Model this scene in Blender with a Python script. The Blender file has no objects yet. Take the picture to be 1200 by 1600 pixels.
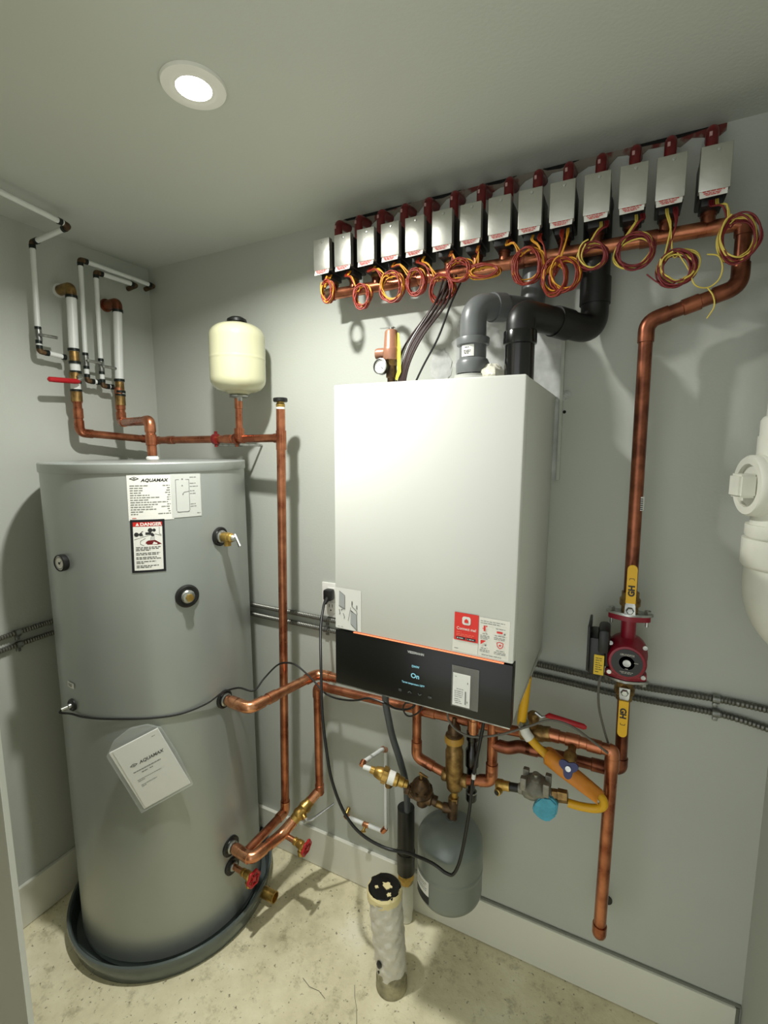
import bpy, bmesh, math, random
from mathutils import Vector as V, Matrix
PI = math.pi
random.seed(7)
SC = bpy.context.scene
COL = SC.collection

# ------------------------------------------------------------------ camera
yaw, pitch, roll = -0.4676, -0.1311, -0.004
F = V((math.sin(yaw)*math.cos(pitch), math.cos(yaw)*math.cos(pitch), math.sin(pitch)))
R0 = V((math.cos(yaw), -math.sin(yaw), 0)); U0 = R0.cross(F)
RR = R0*math.cos(roll)+U0*math.sin(roll); UU = -R0*math.sin(roll)+U0*math.cos(roll)
cd = bpy.data.cameras.new('camera'); cam = bpy.data.objects.new('camera', cd); COL.objects.link(cam)
cam.matrix_world = Matrix(((RR.x, UU.x, -F.x, .5751), (RR.y, UU.y, -F.y, -1.2705), (RR.z, UU.z, -F.z, 1.4795), (0, 0, 0, 1)))
cd.sensor_fit = 'VERTICAL'; cd.sensor_height = 36; cd.lens = 747.27/1600*36; cd.clip_start = .02
SC.camera = cam

# ------------------------------------------------------------------ light
w = bpy.data.worlds.new('world'); SC.world = w; w.use_nodes = True
w.node_tree.nodes['Background'].inputs[0].default_value = (.97, 1.0, .97, 1)
w.node_tree.nodes['Background'].inputs[1].default_value = 1.2
LAMP = V((-.165, -.565, 2.136))
ld = bpy.data.lights.new('downlight_beam', 'AREA'); ld.shape = 'DISK'; ld.size = .05; ld.energy = 12.8; ld.spread = math.radians(158); ld.color = (1, .995, .94)
lo = bpy.data.objects.new('downlight_beam', ld); lo.location = LAMP+V((0, 0, -.012)); COL.objects.link(lo)
SC.view_settings.view_transform = 'Standard'; SC.view_settings.look = 'None'
SC.view_settings.exposure = .20; SC.view_settings.gamma = 1; SC.view_settings.use_curve_mapping = False

# ------------------------------------------------------------------ materials
def lin(c): return tuple(((x/255)/12.92 if x/255 <= .04045 else ((x/255+.055)/1.055)**2.4) for x in c)
MATS = {}
def mat(name, c, rough=.5, metal=0, var=0, vscale=8, bump=0, bscale=60, emit=0, c2=None, lo_=.35, hi=.65, coat=0, alpha=1, rvar=0, det=4):
    if name in MATS: return MATS[name]
    m = bpy.data.materials.new(name); m.use_nodes = True; nt = m.node_tree; b = nt.nodes['Principled BSDF']
    a = lin(c); b.inputs['Roughness'].default_value = rough; b.inputs['Metallic'].default_value = metal
    b.inputs['Base Color'].default_value = (*a, 1)
    if coat: b.inputs['Coat Weight'].default_value = coat; b.inputs['Coat Roughness'].default_value = .15
    if alpha < 1: b.inputs['Alpha'].default_value = alpha
    if var or c2 or bump or rvar:
        tc = nt.nodes.new('ShaderNodeTexCoord')
    if var or c2 or rvar:
        n = nt.nodes.new('ShaderNodeTexNoise'); n.inputs['Scale'].default_value = vscale; n.inputs['Detail'].default_value = det
        nt.links.new(tc.outputs['Object'], n.inputs['Vector'])
        r = nt.nodes.new('ShaderNodeValToRGB'); r.color_ramp.elements[0].position = lo_; r.color_ramp.elements[1].position = hi
        d = lin(c2) if c2 else tuple(x*(1-var) for x in a)
        r.color_ramp.elements[0].color = (*d, 1); r.color_ramp.elements[1].color = (*a, 1)
        nt.links.new(n.outputs['Fac'], r.inputs['Fac'])
        if var or c2: nt.links.new(r.outputs['Color'], b.inputs['Base Color'])
        if rvar:
            mr = nt.nodes.new('ShaderNodeMapRange'); mr.inputs['To Min'].default_value = rough-rvar; mr.inputs['To Max'].default_value = rough+rvar
            nt.links.new(n.outputs['Fac'], mr.inputs['Value']); nt.links.new(mr.outputs['Result'], b.inputs['Roughness'])
    if bump:
        n2 = nt.nodes.new('ShaderNodeTexNoise'); n2.inputs['Scale'].default_value = bscale; n2.inputs['Detail'].default_value = 3
        nt.links.new(tc.outputs['Object'], n2.inputs['Vector'])
        bp = nt.nodes.new('ShaderNodeBump'); bp.inputs['Strength'].default_value = bump; bp.inputs['Distance'].default_value = .01
        nt.links.new(n2.outputs['Fac'], bp.inputs['Height']); nt.links.new(bp.outputs['Normal'], b.inputs['Normal'])
    if emit:
        b.inputs['Emission Color'].default_value = (*a, 1); b.inputs['Emission Strength'].default_value = emit
    MATS[name] = m; return m

wallm = mat('grey_wall_paint', (184, 188, 180), .6, var=.04, vscale=2.5, bump=.05, bscale=160)
ceilm = mat('ceiling_paint', (196, 200, 192), .8, var=.04, vscale=2, bump=.06, bscale=150)
basem = mat('baseboard_paint', (224, 224, 212), .4, var=.03, vscale=4)
caulk = mat('grey_caulk', (120, 122, 112), .7)
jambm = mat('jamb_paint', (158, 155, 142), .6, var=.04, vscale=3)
copper = mat('copper', (200, 132, 98), .3, .92, c2=(146, 84, 60), vscale=22, rvar=.12, bump=.02, bscale=90)
copper_b = mat('bright_copper', (226, 164, 124), .24, .92, c2=(186, 118, 84), vscale=30, rvar=.1, bump=.05, bscale=70)
copper_d = mat('dull_copper', (158, 96, 70), .36, .85, c2=(104, 60, 44), vscale=26, rvar=.12)
brass = mat('yellow_brass', (206, 172, 96), .34, .9, c2=(160, 126, 66), vscale=40)
brass_d = mat('dull_brass', (168, 136, 84), .4, .85, c2=(108, 84, 52), vscale=50)
bronze = mat('dark_bronze', (112, 88, 62), .45, .7, c2=(72, 56, 42), vscale=60)
steel = mat('zinc_steel', (196, 198, 194), .3, .9, c2=(130, 132, 130), vscale=40)
alu = mat('brushed_aluminium', (184, 184, 176), .42, .8, c2=(186, 186, 179), vscale=35, rvar=.1, bump=.08, bscale=40)
castm = mat('cast_grey_metal', (150, 148, 138), .5, .6, var=.25, vscale=60, bump=.1, bscale=150)
black = mat('black_plastic', (22, 22, 22), .4)
blackg = mat('glossy_black', (10, 10, 11), .18, coat=.3)
rubber = mat('black_rubber', (24, 25, 26), .55)
white = mat('white_plastic', (222, 222, 216), .45)
pexm = mat('white_pipe', (226, 229, 227), .35)
paper = mat('white_paper', (232, 232, 226), .7, var=.04, vscale=20)
ink = mat('black_ink', (38, 38, 40), .6)
greyink = mat('grey_ink', (120, 122, 120), .6)
redink = mat('red_ink', (205, 34, 30), .5)
redp = mat('red_plastic', (176, 24, 34), .4)
redpaint = mat('red_primer_pipe', (128, 30, 30), .3, c2=(92, 18, 20), vscale=30)
enamel = mat('boiler_white_enamel', (230, 231, 225), .4, coat=.1)
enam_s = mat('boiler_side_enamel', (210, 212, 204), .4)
glassb = mat('black_glass_panel', (9, 10, 10), .3)
tankm = mat('silver_tank_paint', (168, 174, 171), .34, .4, var=.06, vscale=3)
tankm2 = mat('silver_tank_band', (150, 157, 155), .3, .5)
panm = mat('grey_pan_plastic', (104, 113, 112), .2, .3, var=.2, vscale=10)
creamm = mat('cream_enamel', (200, 199, 166), .2, coat=.4)
greym = mat('grey_hammer_enamel', (120, 128, 124), .35, .2, coat=.2)
pvcg = mat('grey_pvc', (98, 101, 102), .35)
pvcg2 = mat('light_grey_pvc', (168, 170, 164), .45)
pvcw = mat('white_pvc', (222, 222, 210), .45, c2=(205, 205, 194), vscale=9)
yellowm = mat('yellow_vinyl', (226, 176, 20), .45)
yhose = mat('yellow_hose', (218, 166, 20), .4)
tagm = mat('orange_yellow_card', (226, 146, 48), .5, c2=(200, 122, 36), vscale=14)
foam = mat('yellow_foam', (226, 184, 96), .8, bump=.6, bscale=90)
cyanm = mat('blue_foam', (84, 170, 196), .75, var=.2, vscale=50, bump=.4, bscale=120)
bluep = mat('dark_blue_plastic', (32, 40, 96), .4)
wirer = mat('rust_red_wire', (134, 38, 20), .45)
wirey = mat('amber_wire', (212, 150, 34), .45)
wirer2 = mat('dark_red_wire', (112, 24, 28), .45)
wirey2 = mat('pale_yellow_wire', (208, 186, 84), .45)
cablem = mat('brown_cable', (44, 27, 25), .4)
greyw = mat('grey_wire', (96, 92, 84), .45)
hosem = mat('grey_hose', (74, 80, 84), .45)
condm = mat('galvanised_armour', (112, 112, 106), .4, .75)
tealr = mat('dark_crimp_ring', (34, 40, 38), .35, .5)
pumpr = mat('pump_red_enamel', (140, 20, 40), .4, var=.15, vscale=30)
ymet = mat('yellow_label', (222, 186, 40), .5)
brown = mat('brown_bronze_paint', (150, 106, 84), .3, .2, coat=.3)
ytag = mat('lime_yellow_tag', (198, 196, 66), .5)
tape = mat('silver_duct_tape', (214, 211, 202), .36, .15, var=.12, vscale=25, bump=.7, bscale=26)
tapef = mat('torn_cream_edge', (226, 212, 160), .7)
dirtc = mat('dirty_concrete_collar', (170, 162, 130), .8, c2=(120, 116, 92), vscale=30, bump=.4, bscale=80)
lensm = mat('lamp_diffuser', (255, 252, 240), .5, emit=28)
trimw = mat('lamp_trim', (236, 236, 230), .5)
plast = mat('clear_film', (235, 240, 238), .1, alpha=.13)
plastw = mat('cloudy_film', (225, 222, 205), .25, alpha=.8, bump=.8, bscale=40)
cyanled = mat('display_text_glow', (130, 190, 205), .5, emit=.45)
orangeled = mat('orange_light_line', (255, 140, 96), .5, emit=.75)
plaster = mat('bare_plaster', (206, 208, 206), .85, c2=(172, 175, 172), vscale=16, bump=.5, bscale=22)
holem = mat('dark_hole', (14, 14, 12), .9)
smear = mat('red_stained_plaster', (128, 120, 108), .85, c2=(104, 44, 38), vscale=16, lo_=.40, hi=.46)

def floor_mat():
    m = bpy.data.materials.new('concrete_floor'); m.use_nodes = True; nt = m.node_tree; b = nt.nodes['Principled BSDF']; L = nt.links.new
    tc = nt.nodes.new('ShaderNodeTexCoord')
    def noise(s, d, r=.5):
        n = nt.nodes.new('ShaderNodeTexNoise'); n.inputs['Scale'].default_value = s; n.inputs['Detail'].default_value = d; n.inputs['Roughness'].default_value = r
        L(tc.outputs['Object'], n.inputs['Vector']); return n
    def ramp(n, stops):
        r = nt.nodes.new('ShaderNodeValToRGB'); e = r.color_ramp.elements
        e[0].position, e[0].color = stops[0][0], (*lin(stops[0][1]), 1); e[1].position, e[1].color = stops[-1][0], (*lin(stops[-1][1]), 1)
        for p_, c_ in stops[1:-1]:
            x = e.new(p_); x.color = (*lin(c_), 1)
        L(n.outputs[0], r.inputs['Fac']); return r
    a = ramp(noise(5, 8, .65), [(.32, (200, 192, 158)), (.46, (224, 216, 182)), (.58, (236, 229, 196)), (.7, (245, 240, 214))])
    s = ramp(noise(75, 3, .6), [(.30, (96, 90, 72)), (.37, (255, 255, 255))])
    s2 = ramp(noise(22, 5, .7), [(.30, (140, 134, 110)), (.46, (255, 255, 255))])
    m1 = nt.nodes.new('ShaderNodeMixRGB'); m1.blend_type = 'MULTIPLY'; m1.inputs[0].default_value = .75; L(a.outputs[0], m1.inputs[1]); L(s.outputs[0], m1.inputs[2])
    m2 = nt.nodes.new('ShaderNodeMixRGB'); m2.blend_type = 'MULTIPLY'; m2.inputs[0].default_value = .5; L(m1.outputs[0], m2.inputs[1]); L(s2.outputs[0], m2.inputs[2])
    L(m2.outputs[0], b.inputs['Base Color']); b.inputs['Roughness'].default_value = .75
    bp = nt.nodes.new('ShaderNodeBump'); bp.inputs['Strength'].default_value = .35; bp.inputs['Distance'].default_value = .01
    L(noise(30, 6, .6).outputs['Fac'], bp.inputs['Height']); L(bp.outputs['Normal'], b.inputs['Normal'])
    return m
floorm = floor_mat()

# ------------------------------------------------------------------ mesh helpers
def frame_of(d):
    d = V(d).normalized(); a = V((0, 0, 1)) if abs(d.z) < .9 else V((1, 0, 0))
    u = a.cross(d).normalized(); return u, d.cross(u).normalized(), d
def arc(pts, fr, n=7):
    """round the corners of a polyline"""
    P = [V(p) for p in pts]
    if fr <= 0 or len(P) < 3: return P
    out = [P[0]]
    for i in range(1, len(P)-1):
        a, b, c = P[i-1], P[i], P[i+1]; d1 = (a-b); d2 = (c-b)
        f = min(fr, d1.length*.48, d2.length*.48)
        p1 = b+d1.normalized()*f; p2 = b+d2.normalized()*f
        for k in range(n+1):
            t = k/n; out.append(p1*(1-t)**2+b*2*t*(1-t)+p2*t*t)
    out.append(P[-1]); return out
def smooth(pts, n=8):
    """Catmull-Rom through the points"""
    P = [V(p) for p in pts]; P = [P[0]*2-P[1]]+P+[P[-1]*2-P[-2]]; out = []
    for i in range(1, len(P)-2):
        a, b, c, d = P[i-1:i+3]
        for k in range(n):
            t = k/n; out.append(.5*((2*b)+(c-a)*t+(2*a-5*b+4*c-d)*t*t+(3*b-a-3*c+d)*t**3))
    out.append(P[-2]); return out
class MB:
    def __init__(s): s.bm = bmesh.new(); s.mats = []; s.i = 0
    def m(s, mt):
        if mt not in s.mats: s.mats.append(mt)
        s.i = s.mats.index(mt); return s
    def face(s, vs):
        try: f = s.bm.faces.new(vs); f.material_index = s.i; return f
        except ValueError: return None
    def tube(s, pts, r, seg=16, caps=True, hollow=0):
        P = [V(p) for p in pts]; n = len(P); rs = r if isinstance(r, (list, tuple)) else [r]*n
        rings = []; u = None
        for k in range(n):
            t = (P[min(k+1, n-1)]-P[max(k-1, 0)])
            if t.length < 1e-9: t = V((0, 0, 1))
            t.normalize()
            if u is None: u = frame_of(t)[0]
            else:
                u = u-t*u.dot(t)
                u = u.normalized() if u.length > 1e-6 else frame_of(t)[0]
            v = t.cross(u)
            rings.append([s.bm.verts.new(P[k]+(u*math.cos(2*PI*j/seg)+v*math.sin(2*PI*j/seg))*rs[k]) for j in range(seg)])
        for a, b in zip(rings, rings[1:]):
            for j in range(seg): s.face((a[j], a[(j+1) % seg], b[(j+1) % seg], b[j]))
        if caps: s.face(rings[0][::-1]); s.face(rings[-1])
        return s
    def lathe(s, prof, org, axis=(0, 0, 1), seg=32, caps=True):
        u, v, d = frame_of(axis); org = V(org); rings = []
        for r, h in prof:
            if r <= 1e-6: rings.append([s.bm.verts.new(org+d*h)])
            else: rings.append([s.bm.verts.new(org+d*h+(u*math.cos(2*PI*j/seg)+v*math.sin(2*PI*j/seg))*r) for j in range(seg)])
        for a, b in zip(rings, rings[1:]):
            for j in range(seg):
                k = (j+1) % seg
                if len(a) == 1 and len(b) == 1: continue
                if len(a) == 1: s.face((a[0], b[k], b[j]))
                elif len(b) == 1: s.face((a[j], a[k], b[0]))
                else: s.face((a[j], a[k], b[k], b[j]))
        if caps and len(rings[0]) > 1: s.face(rings[0][::-1])
        if caps and len(rings[-1]) > 1: s.face(rings[-1])
        return s
    def cyl(s, a, b, r, seg=20): 
        return s.tube([a, b], r, seg)
    def hexa(s, a, b, r): return s.tube([a, b], r, 6)
    def box(s, lo, hi, bev=0, M=None):
        lo, hi = V(lo), V(hi); t = bmesh.new(); bmesh.ops.create_cube(t, size=1)
        for v in t.verts: v.co = V([(lo[i]+hi[i])/2+v.co[i]*(hi[i]-lo[i]) for i in range(3)])
        if bev: bmesh.ops.bevel(t, geom=t.edges[:], offset=bev, segments=2, affect='EDGES', profile=.5)
        s._merge(t, M); return s
    def _merge(s, t, M=None):
        mp = {}
        for v in t.verts: mp[v] = s.bm.verts.new(M @ v.co if M else v.co)
        for f in t.faces: s.face([mp[v] for v in f.verts])
        t.free()
    def poly(s, pts): s.face([s.bm.verts.new(V(p)) for p in pts]); return s
    def prism(s, pts, off):
        off = V(off); a = [s.bm.verts.new(V(p)) for p in pts]; b = [s.bm.verts.new(V(p)+off) for p in pts]; n = len(a)
        s.face(a[::-1]); s.face(b)
        for j in range(n): s.face((a[j], a[(j+1) % n], b[(j+1) % n], b[j]))
        return s
    def sphere(s, c, r, sc=(1, 1, 1), u=20, v=12, jit=0):
        t = bmesh.new(); bmesh.ops.create_uvsphere(t, u_segments=u, v_segments=v, radius=1)
        for q in t.verts:
            k = 1+random.uniform(-jit, jit); q.co = V((c[0]+q.co.x*r*sc[0]*k, c[1]+q.co.y*r*sc[1]*k, c[2]+q.co.z*r*sc[2]*k))
        s._merge(t); return s
    def text(s, txt, size, fn, x=0, y=0, bold=0, align='LEFT', sx=1, shear=0):
        """flat lettering, put on a surface by fn(u, v)"""
        c = bpy.data.curves.new('t', 'FONT'); c.body = txt; c.size = size; c.offset = bold; c.align_x = align; c.shear = shear; c.resolution_u = 3; c.fill_mode = 'FRONT'
        o = bpy.data.objects.new('t', c); me = bpy.data.meshes.new_from_object(o)
        vs = [s.bm.verts.new(fn(x+p.co.x*sx, y+p.co.y)) for p in me.vertices]
        for f in me.polygons: s.face([vs[i] for i in f.vertices])
        bpy.data.objects.remove(o); bpy.data.curves.remove(c); bpy.data.meshes.remove(me); return s
    def build(s, name, parent=None, base=None, smoothing=True, ang=38):
        me = bpy.data.meshes.new(name)
        bmesh.ops.remove_doubles(s.bm, verts=s.bm.verts, dist=1e-7)
        if parent is None:
            if base is None:
                cs = [v.co for v in s.bm.verts]
                base = V(((min(c.x for c in cs)+max(c.x for c in cs))/2, (min(c.y for c in cs)+max(c.y for c in cs))/2, min(c.z for c in cs)))
        else: base = gloc(parent)
        bmesh.ops.recalc_face_normals(s.bm, faces=s.bm.faces)
        bmesh.ops.translate(s.bm, verts=s.bm.verts, vec=-V(base))
        s.bm.to_mesh(me); s.bm.free()
        for mt in s.mats: me.materials.append(mt)
        if smoothing:
            for p in me.polygons: p.use_smooth = True
            me.set_sharp_from_angle(angle=math.radians(ang))
        o = bpy.data.objects.new(name, me); COL.objects.link(o)
        if parent is None: o.location = base
        else: o.parent = parent
        return o
def gloc(o):
    p = V((0, 0, 0))
    while o: p += V(o.location); o = o.parent
    return p
def tag(o, label=None, cat=None, group=None, kind=None):
    if label: o['label'] = label
    if cat: o['category'] = cat
    if group: o['group'] = group
    if kind: o['kind'] = kind
    return o
def thing(name, label, cat, loc, group=None):
    o = bpy.data.objects.new(name, None); o.empty_display_size = .02; COL.objects.link(o); o.location = V(loc)
    return tag(o, label, cat, group)
def struct(name, mb, **k): return tag(mb.build(name, **k), kind='structure')
def q(mt): return MB().m(mt)
def run(name, label, pts, r, mt=copper, cat='pipe', fr=.028, group=None, fat=1.16, ext=.012, joints=(), seg=20, ends=None):
    """soldered pipe run: the tube, an elbow fitting at each corner, a coupling at each joint (segment index, t)"""
    P = [V(p) for p in pts]; t = thing(name, label, cat, P[0], group)
    q(mt).tube(arc(P, fr), r, seg).build('tube', t)
    for i in range(1, len(P)-1):
        d1 = (P[i-1]-P[i]); d2 = (P[i+1]-P[i]); f = min(fr, d1.length*.48, d2.length*.48)
        if d1.angle(d2) > 2.9: continue
        e1 = min(f+ext, d1.length*.6); e2 = min(f+ext, d2.length*.6)
        a = [P[i]+d1.normalized()*e1]+arc([P[i]+d1.normalized()*(e1+.001), P[i], P[i]+d2.normalized()*(e2+.001)], f)[1:-1]+[P[i]+d2.normalized()*e2]
        q(mt).tube(a, r*fat, seg).build('elbow', t)
    for i, k in joints:
        c = P[i].lerp(P[i+1], k); d = (P[i+1]-P[i]).normalized()
        q(mt).tube([c-d*.016, c-d*.015, c+d*.015, c+d*.016], [r*1.02, r*fat, r*fat, r*1.02], seg).build('coupling', t)
    return t

# ================================================================== THE ROOM
XL, XR, ZC = -1.034, .896, 2.136
struct('floor', q(floorm).box((XL-.1, -2.4, -.08), (XR+.1, .1, 0)), smoothing=False)
struct('ceiling', q(ceilm).box((XL-.1, -2.4, ZC), (XR+.1, .1, ZC+.08)), smoothing=False)
struct('wall_back', q(wallm).box((XL-.1, 0, 0), (XR+.1, .1, ZC)), smoothing=False)
struct('wall_left', q(wallm).box((XL-.1, -1.12, 0), (XL, 0, ZC)), smoothing=False)
struct('wall_right', q(wallm).box((XR, -2.4, 0), (XR+.1, 0, ZC)), smoothing=False)
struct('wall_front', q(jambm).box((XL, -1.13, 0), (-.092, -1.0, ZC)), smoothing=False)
struct('trim_1', q(white).box((-.095, -1.002, 0), (-.0905, -.996, ZC)), smoothing=False)
bz = .139
def baseboard(n, lo, hi, nrm):
    mb = q(basem).box(lo, hi, .0015)
    return struct(n, mb, smoothing=False)
baseboard('baseboard_back', (XL+.013, -.013, .002), (XR-.012, 0, bz), 0)
baseboard('baseboard_left', (XL, -1.0, .002), (XL+.013, 0, bz), 0)
mb = q(caulk); mb.tube([(.12, -.002, bz+.001), (XR-.001, -.002, bz+.001)], .0045, 8); mb.tube([(XR-.009, -.004, .002), (XR-.009, -.004, bz)], .006, 8)
struct('trim_2', mb)
# broken-out slot along the top of the back wall where the red pipes go up
mb = q(smear)
xs = [-.20+.02*i for i in range(int(.94/.02)+1)]
zz = [2.121+random.uniform(-.005, .005) - (.014 if abs(((x+.178) % .0668)-.0) < .02 else 0) for x in xs]
pts = [(xs[0], -.0015, ZC-.001)]+[(x, -.0015, z) for x, z in zip(xs, zz)]+[(xs[-1], -.0015, ZC-.001)]
mb.prism(pts, (0, .003, 0))
mb.m(holem)
for a, b in ((-.19, .02), (.06, .16), (.22, .30), (.36, .44), (.55, .70)):
    mb.prism([(a, -.003, ZC-.001), (a+.01, -.003, 2.130), ((a+b)/2, -.003, 2.127), (b, -.003, ZC-.001)], (0, .003, 0))
struct('trim_3', mb, smoothing=False)
# plaster repair behind the vents
mb = q(plaster)
o1 = [(.150, 1.40), (.422, 1.40), (.424, 1.752), (.36, 1.765), (.30, 1.80), (.20, 1.818), (.178, 1.822), (.150, 1.80), (.162, 1.775), (.138, 1.76), (.155, 1.73), (.145, 1.70), (.165, 1.68), (.150, 1.65)]
mb.prism([(x, -.004, z) for x, z in o1], (0, .004, 0))
mb.m(wallm).box((.420, -.010, 1.40), (.428, 0, 1.752), .001)
for c, r, s_ in (((.435, -.002, 1.61), .012, (1, .4, .7)), ((.418, -.004, 1.60), .012, (1.2, .4, .6)), ((.11, -.001, 1.70), .03, (1, .1, 1.5)), ((.20, -.004, 1.81), .03, (1.4, .15, .5)), ((.12, 0, 1.62), .03, (.8, .12, 1.4))):
    mb.m(plaster).sphere(c, r, s_, jit=.12)
struct('trim_4', mb, smoothing=False)
struct('trim_5', q(holem).lathe([(.004, 0), (.0035, .0008), (0, .0008)], (.432, -.0002, 1.568), (0, -1, 0), 14))

# ------------------------------------------------------------------ recessed ceiling light
t = thing('ceiling_light', 'small round recessed white ceiling light, switched on', 'ceiling light', LAMP)
q(trimw).lathe([(.0315, .0062), (.036, .006), (.040, .0075), (.056, .0055), (.0575, .001), (.0575, -.001)], LAMP, (0, 0, -1), 48, caps=False).build('trim_ring', t)
q(lensm).lathe([(.031, .0), (.031, .006), (0, .0065)], LAMP, (0, 0, -1), 40).build('diffuser', t)

# ================================================================== WATER HEATER
TC = V((-.716, -.29, 0)); TR = .275
def on_tank(th, z, off=0):
    a = math.radians(th); return V((TC.x+(TR+off)*math.cos(a), TC.y+(TR+off)*math.sin(a), z))
def radial(th): a = math.radians(th); return V((math.cos(a), math.sin(a), 0))
pan = thing('drain_pan', 'round dark grey drain pan on the concrete under the silver water tank', 'drain pan', (TC.x, TC.y, 0))
q(panm).lathe([(.0, .004), (.292, .004), (.302, .04), (.304, .056), (.308, .060), (.314, .059), (.316, .052), (.310, .028), (.304, .0), (0, 0)], (TC.x, TC.y, 0), seg=96).build('pan', pan)
th = -6
p0 = on_tank(th, .032, .028); d = V((math.cos(math.radians(-25)), math.sin(math.radians(-25)), 0))
q(brass).lathe([(.0, 0), (.0175, 0), (.0175, .056), (.0145, .056), (.0145, .040), (0, .040)], (-.423, -.202, .034), (1, 0, 0), 28).build('drain_fitting', pan)
WH = thing('water_heater', 'tall cylindrical silver grey water tank standing in a dark drain pan', 'water heater', (TC.x, TC.y, .006))
q(tankm).lathe([(0, .03), (.268, .03), (TR, .034), (TR, 1.424), (.27, 1.43), (0, 1.43)], (TC.x, TC.y, 0), seg=128).build('body', WH)
q(tankm2).lathe([(0, .006), (.266, .006), (.270, .01), (.2715, .028), (.268, .034), (0, .034)], (TC.x, TC.y, 0), seg=96).build('base_ring', WH)
q(tankm).lathe([(.2775, 1.421), (.2785, 1.423), (.2785, 1.444), (.276, 1.447), (.268, 1.4475), (0, 1.449)], (TC.x, TC.y, 0), seg=128).build('lid', WH)
# thermometer
d = radial(-88)
g = q(black).lathe([(0, 0), (.021, 0), (.022, .004), (.022, .014), (.0195, .016), (.0185, .012), (0, .012)], on_tank(-88, 1.193, -.001), d, 32).build('thermometer', WH)
mb = q(paper).lathe([(.0185, 0), (.0185, .0006), (0, .0006)], on_tank(-88, 1.193, .0115), d, 28)
c = on_tank(-88, 1.193, .0127); u = V((0, 0, 1)).cross(d).normalized()
mb.m(ink).prism([c+u*-.001+V((0, 0, -.004)), c+u*.001+V((0, 0, -.004)), c+u*.010+V((0, 0, .008))], d*.0006)
mb.lathe([(.003, 0), (.003, .001), (0, .001)], c, d, 12)
for k in range(24):
    a = 2*PI*k/24; e = c+(u*math.cos(a)+V((0, 0, math.sin(a))))*.015
    mb.box(e-V((.0007,)*3), e+V((.0007,)*3))
mb.build('dial', g)
def port(th, z, r, name='port_flange', r2=.016):
    d = radial(th); p = on_tank(th, z, -.004)
    o = q(black).lathe([(r2, 0), (r, 0), (r, .008), (r*.86, .0105), (r2*1.2, .009), (r2, .009)], p, d, 40).build(name, WH)
    q(steel).lathe([(0, 0), (r2*1.12, 0), (r2*1.12, .014), (r2*.9, .017), (0, .017)], p, d, 28).build('threaded_nipple', o)
    return d
port(-22.6, 1.089, .031)
d = radial(-22.6)
mb = q(steel).lathe([(0, .010), (.0150, .010), (.0150, .016), (.011, .018), (0, .018)], on_tank(-22.6, 1.089), d, 30); mb.m(brass).hexa(on_tank(-22.6, 1.089, .016), on_tank(-22.6, 1.089, .026), .0105)
mb.build('hex_plug', WH)
# temperature relief valve
port(0, 1.236, .027)
d = radial(-4); p = on_tank(-0, 1.236, .008)
rv = q(brass).lathe([(0, 0), (.0115, 0), (.0115, .012), (.014, .013), (.014, .030), (.0125, .031), (.0125, .040), (.0085, .044), (0, .044)], p, d, 24).build('relief_valve', WH)
mb = q(brass).lathe([(0, 0), (.010, 0), (.010, .024), (.0085, .024), (.0085, .014), (0, .014)], p+d*.022, (0, 0, -1), 20); mb.build('outlet', rv)
mb = q(steel).lathe([(0, 0), (.008, 0), (.010, .006), (.006, .012), (0, .012)], p+d*.042, d, 18)
l0 = p+d*.052; mb.prism([l0+V((0, 0, .010)), l0+V((.004, -.006, .012)), l0+V((.028, -.012, -.018)), l0+V((.022, -.010, -.022))], V((.001, .004, .002)))
mb.build('test_lever', rv)
port(-3, .754, .027, r2=.017); port(-3.7, .277, .030, r2=.017); port(-3.5, .21, .027, r2=.0125)
# probe well on the far side
port(-92.5, .796, .017, r2=.006)
q(steel).cyl(on_tank(-92.5, .796, 0), on_tank(-94, .792, .026), .0045).build('probe_well', WH)
# tank drain cock
d = radial(-3.5); a = on_tank(-3.5, .21, .008)
def hose_bib(parent, a, d, wheel_r=.022, stem=.05, name='drain_cock'):
    d = V(d).normalized()
    o = q(copper_b).lathe([(0, 0), (.0085, 0), (.0085, stem*.5), (0, stem*.5)], a, d, 20).build(name, parent)
    mb = q(brass).lathe([(0, 0), (.0115, 0), (.0115, .008), (.0095, .010), (.013, .016), (.013, .030), (.009, .034), (.0075, .044), (0, .044)], a+d*stem*.45, d, 20)
    s_ = a+d*(stem*.45+.022); e = (V((0, 0, -1))+d*.15).normalized()
    mb.lathe([(0, 0), (.0085, 0), (.0085, .02), (.0115, .021), (.0115, .034), (.0085, .034), (.0085, .03), (0, .03)], s_, e, 18)
    mb.build('valve_body', o)
    wc = a+d*(stem*.45+.046); u, v, _ = frame_of(d)
    mb = q(redp); ring = [wc+(u*math.cos(k*PI/20)+v*math.sin(k*PI/20))*(wheel_r*(1+.10*math.cos(k*PI/20*6))) for k in range(41)]
    mb.tube(ring, .0042, 10, caps=False)
    for k in range(3):
        a2 = k*PI/3; mb.tube([wc-(u*math.cos(a2)+v*math.sin(a2))*wheel_r, wc+(u*math.cos(a2)+v*math.sin(a2))*wheel_r], .0028, 8)
    mb.lathe([(0, -.006), (.007, -.006), (.007, .004), (0, .005)], wc, d, 16)
    mb.build('handwheel', o)
    return o
hose_bib(WH, a, d, .021, .085)
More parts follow.
